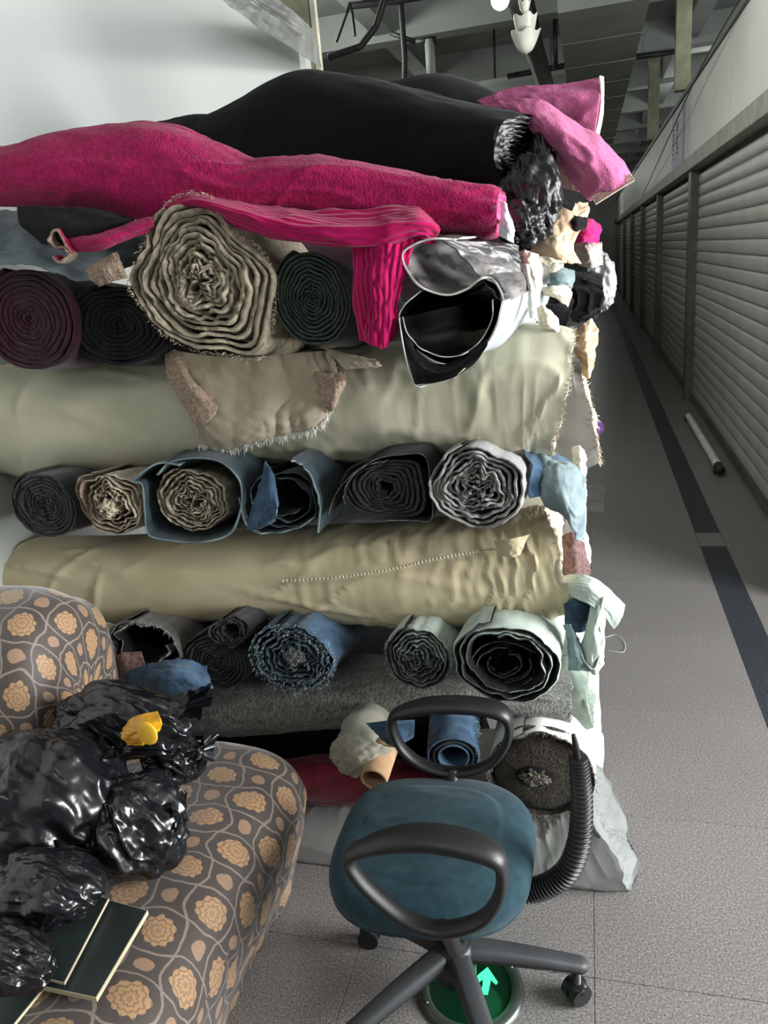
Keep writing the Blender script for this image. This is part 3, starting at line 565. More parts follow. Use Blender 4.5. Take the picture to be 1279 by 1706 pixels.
patch('loose_edge', [[(548, 1262, 1.58), (556, 1235, 1.57), (590, 1215, 1.58)], [(570, 1285, 1.56), (590, 1262, 1.53), (625, 1236, 1.55)], [(592, 1296, 1.56), (618, 1280, 1.53), (655, 1248, 1.56)]], ecru, t, A=.008, seed=2, rg=.006, edge=.006)
patch('blue_scrap', [[(610, 1205, 1.6), (650, 1200, 1.58), (690, 1200, 1.6)], [(625, 1222, 1.58), (655, 1218, 1.56), (690, 1215, 1.58)], [(655, 1245, 1.58), (670, 1240, 1.56), (688, 1228, 1.58)]], denim, None, A=.008, seed=3, rg=.006, label='pale blue denim scrap hanging beside the cardboard tube', cat='cloth')
side_roll('red_fabric_roll', 'dark red fabric roll in the shadow left of the chair', [(470, 1262, 1330), (520, 1256, 1338), (580, 1256, 1340), (640, 1262, 1338), (720, 1265, 1335)], 1.74, red, depth=.05, A1=.008, seed=13)

# ---- third layer of roll ends
t, c, rx, rz = spiral_roll('fleece_fabric_roll', 'slumped hollow grey fleece roll with ragged rim beside the gold medallion cushion', (240, 1075), (60, 42), 1.60, .6, 1.7, (cloth('dusty_fleece', (104, 100, 94), (84, 80, 76), nscale=40, bump=.8), black, gray_lte), core=.72, thick=.6, wav=.5, jit=.02, seed=2, rot=-.2, lump=.12)
fringe('ragged_thread', [c+np.array([rx*.95*math.cos(a), -.004, rz*.95*math.sin(a)]) for a in np.linspace(.2, 2.9, 90)], [0, -1, -.4], .012, 150, gray_lte, t)
spiral_roll('small_fabric_roll', 'small dark grey roll with a diamond shaped hollow', (383, 1052), (38, 27), 1.60, .6, 3.5, (gray_dk, gray_dk, gray_dke), core=.45, thick=.7, wav=.6, seed=3, poly=[(345, 1050), (368, 1030), (390, 1022), (418, 1035), (424, 1052), (405, 1072), (383, 1082), (358, 1070)])
spiral_roll('charcoal_fabric_roll', 'charcoal fabric roll tucked under the small diamond-hollow roll', (358, 1103), (58, 48), 1.61, .5, 9, (gray_dk, gray_dk, gray_dk), core=.06, wav=.3, seed=4)
t, c, rx, rz = spiral_roll('denim_fabric_roll', 'indigo denim roll with wavy pale fringe rings under the lower beige roll', (487, 1097), (73, 58), 1.58, .5, 7.5, (denim, denim_teal, cloth('denim_fringe', (122, 134, 134), (66, 78, 82), nscale=70)), core=.14, wav=1.0, thick=.42, jit=.012, seed=5, recess=.01)
fringe('fringe_thread', [c+np.array([f*rx*math.cos(a), -.004, f*rz*math.sin(a)]) for f in (.98, .84, .70) for a in np.linspace(0, 6.28, 120)], [0, -1, 0], .008, 500, denim_lt, t, rad=.0007)
blob('core_tuft', c+np.array([.004, .008, 0]), (rx*.2, .012, rz*.22), gray_e, A=.3, f=4, parent=t, rgd=.2)
t, c, rx, rz = spiral_roll('dark_green_fabric_roll', 'dark grey-green roll with mossy frayed rim, left of the big green-lined roll', (697, 1096), (59, 57), 1.60, .5, 7.5, (mint, gray_dk, cloth('moss_edge', (78, 84, 76), (36, 40, 37), nscale=80)), core=.1, wav=.7, thick=.5, jit=.008, seed=6)
fringe('fringe_thread', [c+np.array([.97*rx*math.cos(a), -.003, .97*rz*math.sin(a)]) for a in np.linspace(0, 6.28, 200)], [0, -1, 0], .008, 240, gray_e, t)
t, c, rx, rz = spiral_roll('green_lined_fabric_roll', 'big oval pale green denim roll with dark shiny hollow, nearest the aisle', (846, 1105), (96, 74), 1.57, .5, 3.0, (mint, black, cloth('moss_rim', (96, 104, 96), (46, 52, 50), nscale=80)), core=.62, wav=.5, thick=.42, jit=.006, seed=7, rot=-.25, lump=.05)
for k, f in enumerate((.60, .46, .30)):
    sheet('inner_film', [(846+96*f*math.cos(a)*1.02-6, 1108-74*f*math.sin(a)*.85) for a in np.linspace(.5+k, 5.6+k, 14)], 1.60+.006*k, .25, (black_gl, black_gl, fur_e), parent=t, seed=k, A=.006, n=90)
patch('blue_jean_scrap', [[(205, 1122, 1.56), (240, 1108, 1.54), (300, 1098, 1.55), (345, 1110, 1.58)], [(225, 1142, 1.53), (255, 1130, 1.50), (300, 1122, 1.50), (350, 1135, 1.53)], [(262, 1165, 1.52), (285, 1160, 1.48), (325, 1150, 1.48), (355, 1148, 1.51)]], denim, None, A=.012, seed=5, rg=.010, rfu=4, edge=.008, label='blue denim scrap lying behind the black plastic bags', cat='cloth')
patch('pale_scrap', [[(178, 1120, 1.6), (200, 1090, 1.59), (235, 1085, 1.6)], [(180, 1150, 1.57), (205, 1128, 1.55), (245, 1118, 1.57)], [(170, 1180, 1.56), (215, 1165, 1.54), (250, 1150, 1.56)]], mauve, None, A=.01, seed=6, rg=.008, label='pale mauve cloth scrap between the cushion and the blue denim scrap', cat='cloth')
patch('white_sheet', [[(140, 1040, 1.66), (170, 1035, 1.64), (205, 1045, 1.66)], [(165, 1090, 1.64), (185, 1090, 1.62), (210, 1090, 1.64)], [(180, 1140, 1.64), (200, 1130, 1.62), (222, 1120, 1.64)]], cream, None, A=.006, seed=7, label='narrow ivory sheet hanging right of the gold medallion cushion', cat='cloth')

# ---- second layer of roll ends
spiral_roll('grey_fabric_roll', 'leftmost dark grey wool roll above the lower beige roll', (74, 842), (57, 58), YF, .5, 10, (gray_dk, gray_dk, gray_dke), core=.04, wav=.35, seed=10, thick=.75)
t, c, rx, rz = spiral_roll('pinkish_fabric_roll', 'crumpled pinkish beige cotton roll with deeply wavy layers', (186, 838), (60, 57), YF-.01, .5, 7, (tweed_lt, tweed_pink, tweed_lt), core=.22, wav=1.5, wf=2.2, jit=.008, thick=.4, seed=11, recess=-.008)
blob('core_knob', c+np.array([-.005, .0, -.012]), (rx*.24, .03, rz*.24), tweed_lt, A=.2, f=3, parent=t, rgd=.15)
t, c, rx, rz = spiral_roll('taupe_fabric_roll', 'taupe roll with dense crinkled layers inside a teal denim wrap', (322, 834), (64, 56), YF, .5, 8, (tweed, tweed, tweed), core=.16, wav=1.3, wf=2.8, thick=.5, jit=.008, seed=12)
sheet('denim_wrap', [(300, 775), (262, 772), (222, 800), (238, 808), (242, 850), (246, 884), (262, 896), (310, 904), (352, 900), (384, 888), (398, 860), (404, 826), (398, 796), (372, 772), (330, 764), (285, 770), (262, 792)], YF-.015, .5, (denim_teal, denim_teal, denim_lt), parent=t, th=.005, seed=3, n=200)
t, c, rx, rz = spiral_roll('loose_denim_roll', 'loosely rolled dark denim with an open hollow and folded pale corner', (476, 832), (66, 56), YF, .5, 2.6, (denim_teal, denim_dk, denim_lt), core=.5, wav=.35, thick=.10, jit=.008, seed=13, lump=.1, wf=1.5)
o, _ = patch('folded_corner', [[(442, 768, 1.60), (434, 800, 1.585), (418, 850, 1.57), (410, 882, 1.575)], [(455, 790, 1.59), (450, 815, 1.57), (440, 855, 1.56), (430, 882, 1.57)], [(462, 830, 1.58), (462, 845, 1.56), (460, 860, 1.555), (458, 866, 1.57)]], denim, t, A=.003, seed=4, mats=(denim_teal, denim, denim_lt)); 
sheet('loose_edge', [(400, 828), (404, 850), (412, 876), (440, 888), (490, 882), (524, 862)], 1.59, .4, (denim_dk, denim_dk, denim_lt), parent=t, seed=9)
sheet('outer_layer', [(486, 768), (506, 778), (524, 806), (532, 842), (530, 888)], 1.585, .5, (denim_teal, denim_dk, denim_lt), parent=t, seed=10, th=.005)
t, c, rx, rz = spiral_roll('charcoal_fabric_roll', 'flattened charcoal roll with a squarish hollow left of the light grey fleece roll', (640, 812), (72, 52), YF+.01, .5, 7.5, (black, gray_dk, gray_dke), core=.2, wav=.4, thick=.8, jit=.004, seed=14, poly=[(566, 812), (575, 785), (600, 768), (645, 762), (700, 764), (712, 800), (714, 850), (690, 866), (640, 862), (590, 850)])
sheet('loose_edge', [(548, 858), (552, 838), (566, 812), (592, 785), (628, 764), (672, 757), (706, 760), (716, 800), (720, 862), (690, 868), (640, 866)], YF-.01, .5, (black, black, gray_e), parent=t, seed=12, th=.002, n=160)
sheet('loose_edge', [(574, 842), (572, 826), (582, 800), (606, 778), (640, 768)], YF-.012, .2, (black, black, gray_e), parent=t, seed=13, th=.002, n=80)
t, c, rx, rz = spiral_roll('light_grey_fabric_roll', 'thick light grey fleece roll with folded heart inside blue denim', (797, 813), (84, 73), YF-.02, .5, 10, (gray_lt, gray_lt, gray_lte), core=.06, wav=1.5, wf=2.2, thick=.66, jit=.012, seed=15, inner=.2)
patch('denim_back', [[(868, 748, 1.72), (905, 750, 1.78), (950, 765, 1.85)], [(885, 780, 1.66), (925, 785, 1.72), (968, 800, 1.84)], [(880, 830, 1.64), (915, 825, 1.70), (972, 832, 1.86)]], denim, t, A=.012, rg=.012, seed=8)
patch('denim_cloth', [[(892, 750, 1.74), (925, 765, 1.72), (960, 775, 1.74), (974, 800, 1.8)], [(895, 790, 1.68), (930, 795, 1.66), (955, 800, 1.68), (975, 820, 1.76)], [(905, 835, 1.67), (935, 840, 1.65), (958, 850, 1.67), (976, 838, 1.75)], [(935, 850, 1.70), (945, 870, 1.69), (962, 900, 1.70), (974, 898, 1.76)]], mint, None, A=.02, rg=.022, rfu=4, seed=9, label='pale teal denim cloth bunched at the right end between the two beige rolls', cat='cloth', mats=(denim_lt, denim_teal, denim_lt), edge=.012)
patch('white_cloth', [[(952, 745, 1.95), (965, 742, 1.93), (975, 750, 1.95)], [(955, 810, 1.93), (968, 810, 1.91), (976, 815, 1.93)], [(950, 875, 1.95), (966, 880, 1.93), (974, 890, 1.95)]], white, None, A=.008, rg=.008, seed=10, label='narrow white cloth edge right of the bunched pale denim', cat='cloth')
patch('lavender_cloth', [[(940, 865, 1.86), (955, 862, 1.84), (966, 868, 1.86)], [(942, 895, 1.84), (960, 895, 1.82), (978, 895, 1.86)], [(945, 915, 1.86), (958, 912, 1.84), (976, 905, 1.88)]], cloth('lavender_cloth', (186, 196, 208), (160, 170, 186)), None, A=.006, seed=11, label='small pale lavender cloth corner beside the pleated beige end', cat='cloth')
patch('knit_scrap', [[(936, 892, 1.84), (955, 888, 1.82), (972, 905, 1.84)], [(938, 925, 1.82), (958, 925, 1.80), (980, 940, 1.84)], [(938, 965, 1.84), (960, 965, 1.82), (984, 968, 1.86)]], mauve, None, A=.012, rg=.012, seed=12, label='mauve knit scrap poking out above the tangled pale denim', cat='cloth')
# tangled pale denim at the aisle side
t = thing('denim_tangle', P(985, 1120, y=1.68), 'tangled pale green and blue denim hanging out over the aisle', 'cloth')
dm = (denim_lt, denim, mint)
patch('fold', [[(935, 958, 1.74), (970, 958, 1.70), (1010, 975, 1.70), (1042, 1008, 1.72)], [(935, 975, 1.70), (975, 980, 1.66), (1010, 1000, 1.66), (1036, 1025, 1.70)], [(940, 990, 1.70), (978, 1005, 1.65), (1005, 1025, 1.66), (1022, 1048, 1.70)]], mint, t, A=.01, rg=.01, seed=13, mats=(mint, denim_lt, mint))
patch('fold', [[(936, 965, 1.72), (960, 985, 1.70), (985, 985, 1.71)], [(938, 1000, 1.70), (962, 1010, 1.68), (985, 1015, 1.70)], [(942, 1050, 1.71), (962, 1055, 1.69), (980, 1050, 1.71)]], denim, t, A=.02, rg=.02, seed=14, mats=(denim, denim_dk, denim_lt))
patch('fold', [[(990, 990, 1.67), (1002, 1002, 1.65), (1008, 1000, 1.67)], [(978, 1040, 1.66), (992, 1045, 1.63), (1008, 1050, 1.66)], [(968, 1085, 1.67), (985, 1100, 1.64), (1006, 1090, 1.66)], [(975, 1105, 1.68), (990, 1122, 1.66), (1005, 1105, 1.68)]], denim_lt, t, A=.012, rg=.016, rfu=2, rfv=4, seed=15, mats=(mint, denim, mint))
patch('fold', [[(940, 1040, 1.66), (950, 1042, 1.64), (960, 1060, 1.66)], [(945, 1080, 1.66), (958, 1085, 1.64), (972, 1085, 1.66)], [(948, 1115, 1.67), (965, 1118, 1.65), (985, 1118, 1.67)]], denim_lt, t, A=.012, rg=.012, seed=16, mats=(denim_lt, mint, mint))
sheet('selvage', [(1004, 998), (998, 1030), (1002, 1070), (992, 1112), (975, 1105), (968, 1088)], 1.645, .05, (mint, denim_lt, white), parent=t, seed=17, n=80)

# ---- top layer of roll ends
t, c, rx, rz = spiral_roll('cream_tweed_roll', 'big lumpy cream tweed roll with ragged layers at the centre of the stack', (332, 468), (118, 140), 1.58, .5, 12, (tweed_lt, tweed, tweed_lt), core=.05, wav=1.5, wf=1.7, thick=.66, jit=.016, seed=20, inner=.3,
    poly=[(318, 318), (352, 328), (384, 362), (400, 392), (432, 412), (452, 450), (458, 500), (452, 560), (440, 590), (418, 600), (385, 592), (350, 588), (300, 574), (262, 548), (236, 512), (214, 476), (222, 440), (240, 405), (256, 368), (286, 332)])
rp = [P(a, b, y=1.575) for a, b in [(318, 318), (352, 328), (384, 362), (400, 392), (432, 412), (452, 450), (458, 500), (452, 560), (440, 590), (418, 600), (385, 592), (350, 588), (300, 574), (262, 548), (236, 512), (214, 476), (222, 440), (240, 405), (256, 368), (286, 332), (318, 318)]]
fringe('frayed_thread', crm(np.array(rp), 300), [0, -1, .1], .010, 700, tweed_lt, t)
spiral_roll('dark_green_fabric_roll', 'tight dark bottle green roll beside the hanging magenta cloth', (520, 497), (68, 88), 1.60, .5, 11, (green_dk, green_dk, green_edge), core=.05, wav=.45, thick=.72, jit=.004, seed=21, rot=.15)
spiral_roll('maroon_fabric_roll', 'dark maroon roll at the left edge above the upper beige roll', (48, 532), (86, 92), 1.60, .5, 10, (maroon, maroon, maroon_e), core=.05, wav=.2, thick=.8, jit=.003, seed=22)
spiral_roll('black_fabric_roll', 'black fabric roll between the maroon roll and the big cream tweed roll', (196, 542), (96, 72), 1.62, .5, 9, (black, black, black), core=.05, wav=.3, thick=.8, jit=.003, seed=23)
# cream tweed cloth hanging over the upper beige roll
t = thing('cream_cloth_flap', P(430, 740, y=1.64), 'cream cotton flap with frayed white hem hanging over the upper beige roll', 'cloth')
o, G = patch('hanging_cloth', [[(300, 585, 1.66), (305, 620, 1.655), (315, 670, 1.65), (322, 700, 1.64), (332, 742, 1.655)], [(350, 592, 1.655), (355, 630, 1.65), (365, 680, 1.635), (372, 720, 1.63), (378, 748, 1.65)], [(410, 595, 1.655), (415, 635, 1.65), (425, 680, 1.635), (430, 710, 1.63), (432, 732, 1.65)], [(470, 590, 1.655), (478, 630, 1.65), (485, 670, 1.64), (490, 700, 1.635), (492, 722, 1.65)], [(530, 585, 1.66), (535, 615, 1.655), (540, 640, 1.65), (540, 670, 1.645), (538, 700, 1.655)], [(560, 585, 1.66), (560, 605, 1.655), (562, 620, 1.655), (560, 635, 1.655), (555, 655, 1.66)]], cloth('cream_cotton_flap', (170, 158, 138), (158, 146, 126), nscale=8), t, A=.004, rg=.007, rfu=5, rfv=1.2, seed=21, th=.003, nu=120, nv=90, edge=.006)
fringe('frayed_hem', G[:, -1], [0, -.3, -1], .016, 700, white, t)
patch('woven_border', [[(276, 590, 1.66), (280, 630, 1.645), (300, 665, 1.635), (325, 705, 1.63), (330, 716, 1.635)], [(290, 582, 1.655), (298, 615, 1.635), (322, 650, 1.62), (345, 690, 1.62), (350, 700, 1.625)], [(308, 592, 1.66), (318, 628, 1.645), (345, 655, 1.635), (366, 672, 1.63), (368, 680, 1.635)]], tweed_pink, t, A=.004, seed=22, edge=.008)
patch('folded_corner', [[(520, 618, 1.65), (528, 645, 1.64), (538, 672, 1.635), (548, 688, 1.645)], [(545, 622, 1.645), (552, 645, 1.62), (556, 665, 1.62), (556, 680, 1.64)], [(574, 620, 1.65), (576, 635, 1.64), (570, 652, 1.635), (562, 668, 1.645)]], tweed_pink, t, A=.004, rg=.004, seed=23, edge=.008)
patch('loose_strand_end', [[(540, 580, 1.66), (560, 600, 1.645), (575, 615, 1.65)], [(580, 590, 1.65), (600, 605, 1.64), (612, 612, 1.65)], [(625, 600, 1.66), (632, 606, 1.65), (636, 610, 1.66)]], cloth('cream_cotton_flap', (0, 0, 0)), t, A=.006, rg=.005, seed=24)
patch('tweed_ear', [[(142, 450, 1.56), (150, 465, 1.55), (165, 478, 1.56)], [(165, 435, 1.55), (175, 452, 1.53), (185, 470, 1.55)], [(195, 420, 1.55), (203, 440, 1.54), (213, 462, 1.56)]], tweed_pink, None, A=.008, rg=.006, seed=25, edge=.008, label='small tan tweed corner sticking out left of the big cream roll', cat='cloth')
# blue-grey cloth, dark filler and small magenta curl at upper left
patch('blue_grey_cloth', [[(-20, 350, 1.66), (40, 352, 1.64), (110, 372, 1.64), (180, 385, 1.66), (240, 372, 1.68)], [(-20, 400, 1.60), (40, 410, 1.58), (110, 425, 1.58), (180, 428, 1.60), (245, 410, 1.66)], [(-20, 440, 1.56), (40, 440, 1.55), (95, 455, 1.545), (145, 468, 1.56), (230, 440, 1.64)]], cloth('blue_grey_flannel', (112, 122, 126), (78, 86, 92), nscale=14, bump=.6), None, A=.016, rg=.01, seed=26, edge=.006, label='crumpled blue-grey flannel cloth draped over the maroon roll', cat='cloth')
patch('black_fold', [[(30, 345, 1.60), (90, 345, 1.58), (160, 350, 1.58), (225, 365, 1.60)], [(35, 375, 1.57), (95, 385, 1.545), (160, 378, 1.55), (222, 372, 1.58)], [(70, 405, 1.58), (110, 410, 1.56), (150, 392, 1.57), (215, 380, 1.60)]], black, None, A=.01, seed=27, label='black cloth fold under the left end of the crimson velvet roll', cat='cloth')
t = thing('magenta_curl', P(150, 420, y=1.55), 'narrow magenta cloth end curled with a pale rim, upper left', 'cloth')
patch('cloth_end', [[(110, 392, 1.56), (150, 392, 1.54), (190, 380, 1.55), (250, 362, 1.58)], [(115, 405, 1.54), (155, 402, 1.52), (195, 392, 1.53), (255, 370, 1.56)], [(122, 420, 1.55), (160, 418, 1.54), (200, 405, 1.55), (258, 380, 1.58)]], velvet, t, A=.005, seed=28)
sheet('curled_rim', [(118, 422), (108, 402), (95, 385), (84, 388), (82, 402), (92, 412), (105, 412), (112, 425), (100, 436), (86, 428)], 1.53, .03, (tweed_pink, velvet, tweed_pink), parent=t, th=.005, n=90)

# ---- top: crimson velvet roll, ribbed magenta cloth
side_roll('crimson_velvet_roll', 'long sagging crimson velvet roll across the top of the stack', [(-40, 278, 338), (0, 250, 342), (60, 232, 345), (120, 214, 350), (180, 208, 357), (240, 206, 366), (300, 214, 374), (360, 240, 378), (420, 268, 372), (480, 264, 362), (540, 264, 364), (610, 276, 372), (700, 292, 384), (780, 303, 390), (822, 307, 394), (834, 316, 386)], 1.70, velvet, depth=.085, A1=.008, A3=.006, seed=30, sq=2.1, endm=cloth('velvet_edge', (210, 110, 150), (180, 40, 96), nscale=50), jit=.004, layers=5)
t = thing('ribbed_magenta_cloth', P(620, 575, y=1.56), 'bright magenta ribbed cloth folded over and hanging down beside the green roll', 'cloth')
patch('ribbed_fold', [[(232, 378, 1.62), (300, 326, 1.62), (390, 330, 1.62), (460, 345, 1.62), (540, 350, 1.62), (620, 352, 1.62), (686, 346, 1.62), (730, 378, 1.63)],
                      [(234, 382, 1.60), (304, 334, 1.57), (392, 345, 1.55), (465, 366, 1.545), (545, 374, 1.54), (630, 374, 1.54), (690, 366, 1.54), (729, 386, 1.58)],
                      [(238, 386, 1.60), (310, 342, 1.575), (396, 362, 1.545), (468, 386, 1.54), (550, 398, 1.535), (635, 396, 1.535), (695, 388, 1.54), (728, 392, 1.58)],
                      [(244, 390, 1.63), (320, 352, 1.60), (410, 384, 1.58), (475, 402, 1.57), (560, 414, 1.57), (640, 408, 1.565), (700, 402, 1.57), (722, 400, 1.60)]], cloth('ribbed_magenta', (0, 0, 0)), t, A=.006, rg=.006, rfu=2, rfv=3, seed=31, nu=90, nv=140, th=.005)
patch('hanging_strip', [[(588, 408, 1.58), (590, 450, 1.57), (592, 500, 1.565), (602, 566, 1.57)], [(615, 405, 1.55), (615, 450, 1.54), (618, 510, 1.535), (622, 575, 1.55)], [(650, 400, 1.54), (645, 450, 1.54), (642, 510, 1.535), (640, 578, 1.55)], [(690, 396, 1.56), (680, 440, 1.56), (664, 500, 1.555), (660, 556, 1.565)]], ribpink, t, A=.006, rg=.0035, rfu=4, rfv=.8, seed=32, nu=110, nv=90, th=.005)
# ---- black rolls on top
t, G, X, tn = side_roll('black_fabric_roll', 'large peaked black fabric roll on top of the stack with its end toward the aisle', [(258, 207, 275, 2.36), (330, 190, 320, 2.30), (372, 190, 335, 2.27), (430, 158, 345, 2.22), (500, 119, 350, 2.17), (560, 128, 345, 2.12), (650, 142, 330, 2.05), (740, 166, 318, 1.98), (820, 184, 312, 1.92), (868, 193, 306, 1.88)], 2.0, black, depth=.10, A1=.006, A3=.004, seed=33, endm=black_gl, layers=8, jit=.006, nv=120)
side_roll('black_fabric_roll', 'second black roll showing as a hump behind the peaked black roll', [(625, 150, 250), (680, 130, 250), (735, 121, 250), (790, 140, 260), (840, 160, 260)], 2.55, black, depth=.14, A1=.006, seed=34)
# ---- pink mesh cloth
t = thing('pink_mesh_cloth', P(960, 250, y=1.95), 'pink mesh cloth with white net selvage jutting over the aisle at the top', 'cloth')
patch('upright_fold', [[(795, 168, 2.02), (850, 148, 2.00), (920, 140, 1.98), (1000, 127, 1.97)], [(810, 182, 2.0), (860, 172, 1.98), (925, 172, 1.96), (999, 170, 1.95)], [(820, 200, 2.0), (870, 205, 1.98), (930, 222, 1.97), (988, 240, 1.96)]], pinkmesh, t, A=.008, rg=.006, rfu=2, seed=40, th=.004)
patch('white_selvage', [[(998, 126, 1.955), (1000, 160, 1.955), (996, 200, 1.955), (986, 240, 1.955)], [(1005, 128, 1.96), (1006, 160, 1.96), (1003, 200, 1.96), (994, 242, 1.96)]], net_white, t, A=.004, seed=41, edge=.006, th=.004)
patch('drooping_fold', [[(828, 170, 1.95), (890, 168, 1.93), (945, 192, 1.93), (1000, 235, 1.93), (1052, 294, 1.94)], [(850, 190, 1.93), (890, 195, 1.90), (945, 222, 1.88), (995, 262, 1.88), (1045, 306, 1.90)], [(868, 205, 1.93), (900, 222, 1.90), (940, 250, 1.88), (985, 292, 1.88), (1018, 322, 1.90)], [(885, 212, 1.95), (908, 240, 1.93), (928, 262, 1.92), (955, 305, 1.92), (984, 332, 1.93)]], pinkmesh, t, A=.01, rg=.012, rfu=2, rfv=2.5, seed=42, th=.004, nu=90, nv=90)
# netted selvage: real crossing strands
E0, E1 = P(1050, 290, y=1.90), P(984, 330, y=1.90); F0, F1 = P(1056, 300, y=1.89), P(992, 340, y=1.89)
bm = bmesh.new()
def strand(bm, a, b, r=.0012):
    d = Vector(b)-Vector(a); q = d.to_track_quat('Z', 'Y').to_matrix().to_4x4(); mt_ = Matrix.Translation((Vector(a)+Vector(b))/2) @ q
    bmesh.ops.create_cone(bm, segments=5, radius1=r, radius2=r, depth=d.length, matrix=mt_)
K = 22
for i in range(K):
    for j in (-1, 1):
        i2 = min(max(i+j, 0), K); strand(bm, E0+(E1-E0)*i/K, F0+(F1-F0)*i2/K)
strand(bm, F0, F1, .002); strand(bm, E0, E1, .002)
tag(link('netted_edge', bm_mesh('netted_edge', bm), net_white, t, True), kind='stuff')
# ---- jumble at the top right, behind the grey vinyl roll
def rag(name, label, ps, m_, A=.012, rg=.012, seed=0, mats=None, rfu=4, th=.003):
    return patch(name, ps, m_, None, A=A, rg=rg, rfu=rfu, seed=seed, label=label, cat='cloth', grp='loose cloths at the top right of the stack', mats=mats, edge=.01, th=th)
rag('pink_net_scrap', 'pale pink net scrap tucked under the drooping pink mesh cloth', [[(908, 255, 1.98), (915, 280, 1.97), (925, 310, 1.98)], [(925, 250, 1.97), (945, 285, 1.95), (965, 320, 1.96)], [(940, 262, 1.97), (962, 290, 1.96), (990, 335, 1.98)]], cloth('pale_pink_net', (222, 190, 184), (196, 150, 150), nscale=200), seed=50)
tg = thing('black_film_tangle', P(885, 385, y=1.8), 'glossy black film crumpled under the end of the large black roll', 'film')
blob('crumpled_film', P(885, 330, y=1.84), (.062, .05, .085), black_gl, A=.18, f=1.6, rgd=.10, rf=6, parent=tg, seed=2)
blob('crumpled_film', P(868, 372, y=1.80), (.055, .04, .05), black_gl, A=.18, f=1.6, rgd=.10, rf=6, parent=tg, seed=3)
blob('crumpled_film', P(905, 285, y=1.92), (.03, .05, .08), black_gl, A=.18, f=1.6, rgd=.10, rf=6, parent=tg, seed=4)
rag('black_strap', 'short black cloth band sticking out under the pink net scrap', [[(905, 300, 1.90), (930, 322, 1.88), (958, 340, 1.88)], [(905, 318, 1.88), (928, 336, 1.86), (952, 352, 1.87)]], black, A=.003, rg=.002, seed=51)
rag('peach_cloth', 'peach cloth flap hanging right of the glossy black film', [[(905, 335, 2.02), (940, 340, 2.0), (980, 335, 2.02)], [(895, 372, 1.98), (935, 372, 1.96), (978, 362, 2.0)], [(885, 405, 1.96), (925, 412, 1.93), (955, 410, 1.95)], [(900, 428, 1.97), (935, 436, 1.94), (968, 440, 1.96)]], peach, seed=52, rg=.008)
rag('black_cloth_pocket', 'dark square fold between the peach cloth and the hot pink scrap', [[(942, 358, 2.0), (960, 360, 1.98), (978, 362, 2.0)], [(944, 372, 1.98), (960, 374, 1.96), (978, 374, 1.98)], [(947, 386, 2.0), (962, 388, 1.98), (974, 380, 2.0)]], black, A=.004, rg=.003, seed=53)
rag('hot_pink_scrap', 'bright hot pink cloth scrap at the aisle edge below the pink mesh cloth', [[(972, 365, 2.3), (985, 368, 2.28), (1004, 380, 2.3)], [(950, 385, 2.25), (975, 388, 2.22), (1000, 392, 2.26)], [(952, 402, 2.26), (975, 404, 2.24), (996, 404, 2.28)]], hotpink, A=.006, rg=.005, seed=54)
rag('grey_lilac_cloth', 'pale greige cloth fold below the hot pink scrap', [[(958, 402, 2.3), (980, 404, 2.28), (1002, 404, 2.3)], [(958, 420, 2.28), (980, 424, 2.25), (1002, 424, 2.28)], [(965, 440, 2.3), (985, 445, 2.28), (1003, 440, 2.3)]], cloth('greige_cloth', (196, 184, 176), (170, 160, 154)), A=.01, seed=55)
rag('ivory_cloth', 'glaring ivory cloth bulge right of the grey vinyl roll', [[(862, 420, 1.80), (878, 418, 1.78), (895, 425, 1.80)], [(868, 450, 1.78), (885, 450, 1.74), (902, 452, 1.78)], [(885, 478, 1.80), (893, 482, 1.77), (902, 478, 1.80)]], cream, A=.01, rg=.005, seed=56)
rag('ivory_hem', 'thin ivory cloth hem curving below the peach cloth', [[(890, 425, 1.93), (920, 430, 1.92), (938, 438, 1.93)], [(895, 440, 1.91), (918, 446, 1.90), (938, 442, 1.91)], [(900, 452, 1.93), (918, 454, 1.92), (932, 448, 1.93)]], cream, A=.004, rg=.003, seed=57)
rag('teal_denim_scrap', 'crumpled grey-teal denim scrap below the ivory hem', [[(900, 448, 2.0), (925, 445, 1.98), (955, 450, 2.0)], [(902, 465, 1.98), (928, 465, 1.95), (958, 465, 1.98)], [(905, 482, 2.0), (928, 484, 1.98), (950, 482, 2.0)]], denim_teal, A=.02, rg=.02, seed=58, mats=(denim_lt, denim_teal, denim_lt))
rag('scalloped_cloth', 'cream cloth with a scalloped drooping edge above the black fur rolls', [[(892, 480, 1.92), (915, 478, 1.90), (945, 478, 1.92)], [(896, 486, 1.90), (922, 488, 1.87), (952, 492, 1.90)], [(900, 490, 1.92), (928, 498, 1.90), (946, 510, 1.92)]], cream, A=.008, rg=.014, rfu=6, seed=59)
side_roll('black_fur_roll', 'black fur roll end between the scalloped cloth and the grey satin roll', [(760, 485, 565), (880, 482, 562), (925, 484, 560), (948, 492, 555)], 2.05, black, depth=.09, A1=.012, A2=.008, gather=(0, .3), fr=20, seed=60)
side_roll('black_fur_roll', 'farther black fur roll end reaching toward the clear film bag', [(800, 455, 530), (930, 455, 530), (985, 458, 528), (1000, 468, 520)], 2.55, black, depth=.10, A1=.015, A2=.008, gather=(0, .3), fr=20, seed=61)
o = blob('clear_film_bag', P(1000, 470, y=2.6), (.045, .05, .09), film, A=.25, f=1.6, rgd=.12, rf=6, seed=5, label='crumpled clear film bag at the aisle edge beside the black fur roll', cat='film')
rag('thin_white_strip', 'narrow white cloth strip hanging just right of the grey vinyl roll', [[(868, 440, 1.72), (876, 440, 1.71), (882, 442, 1.72)], [(880, 485, 1.70), (884, 485, 1.69), (890, 486, 1.70)], [(882, 530, 1.70), (888, 530, 1.69), (896, 536, 1.70)]], white, A=.003, rg=.002, seed=62)
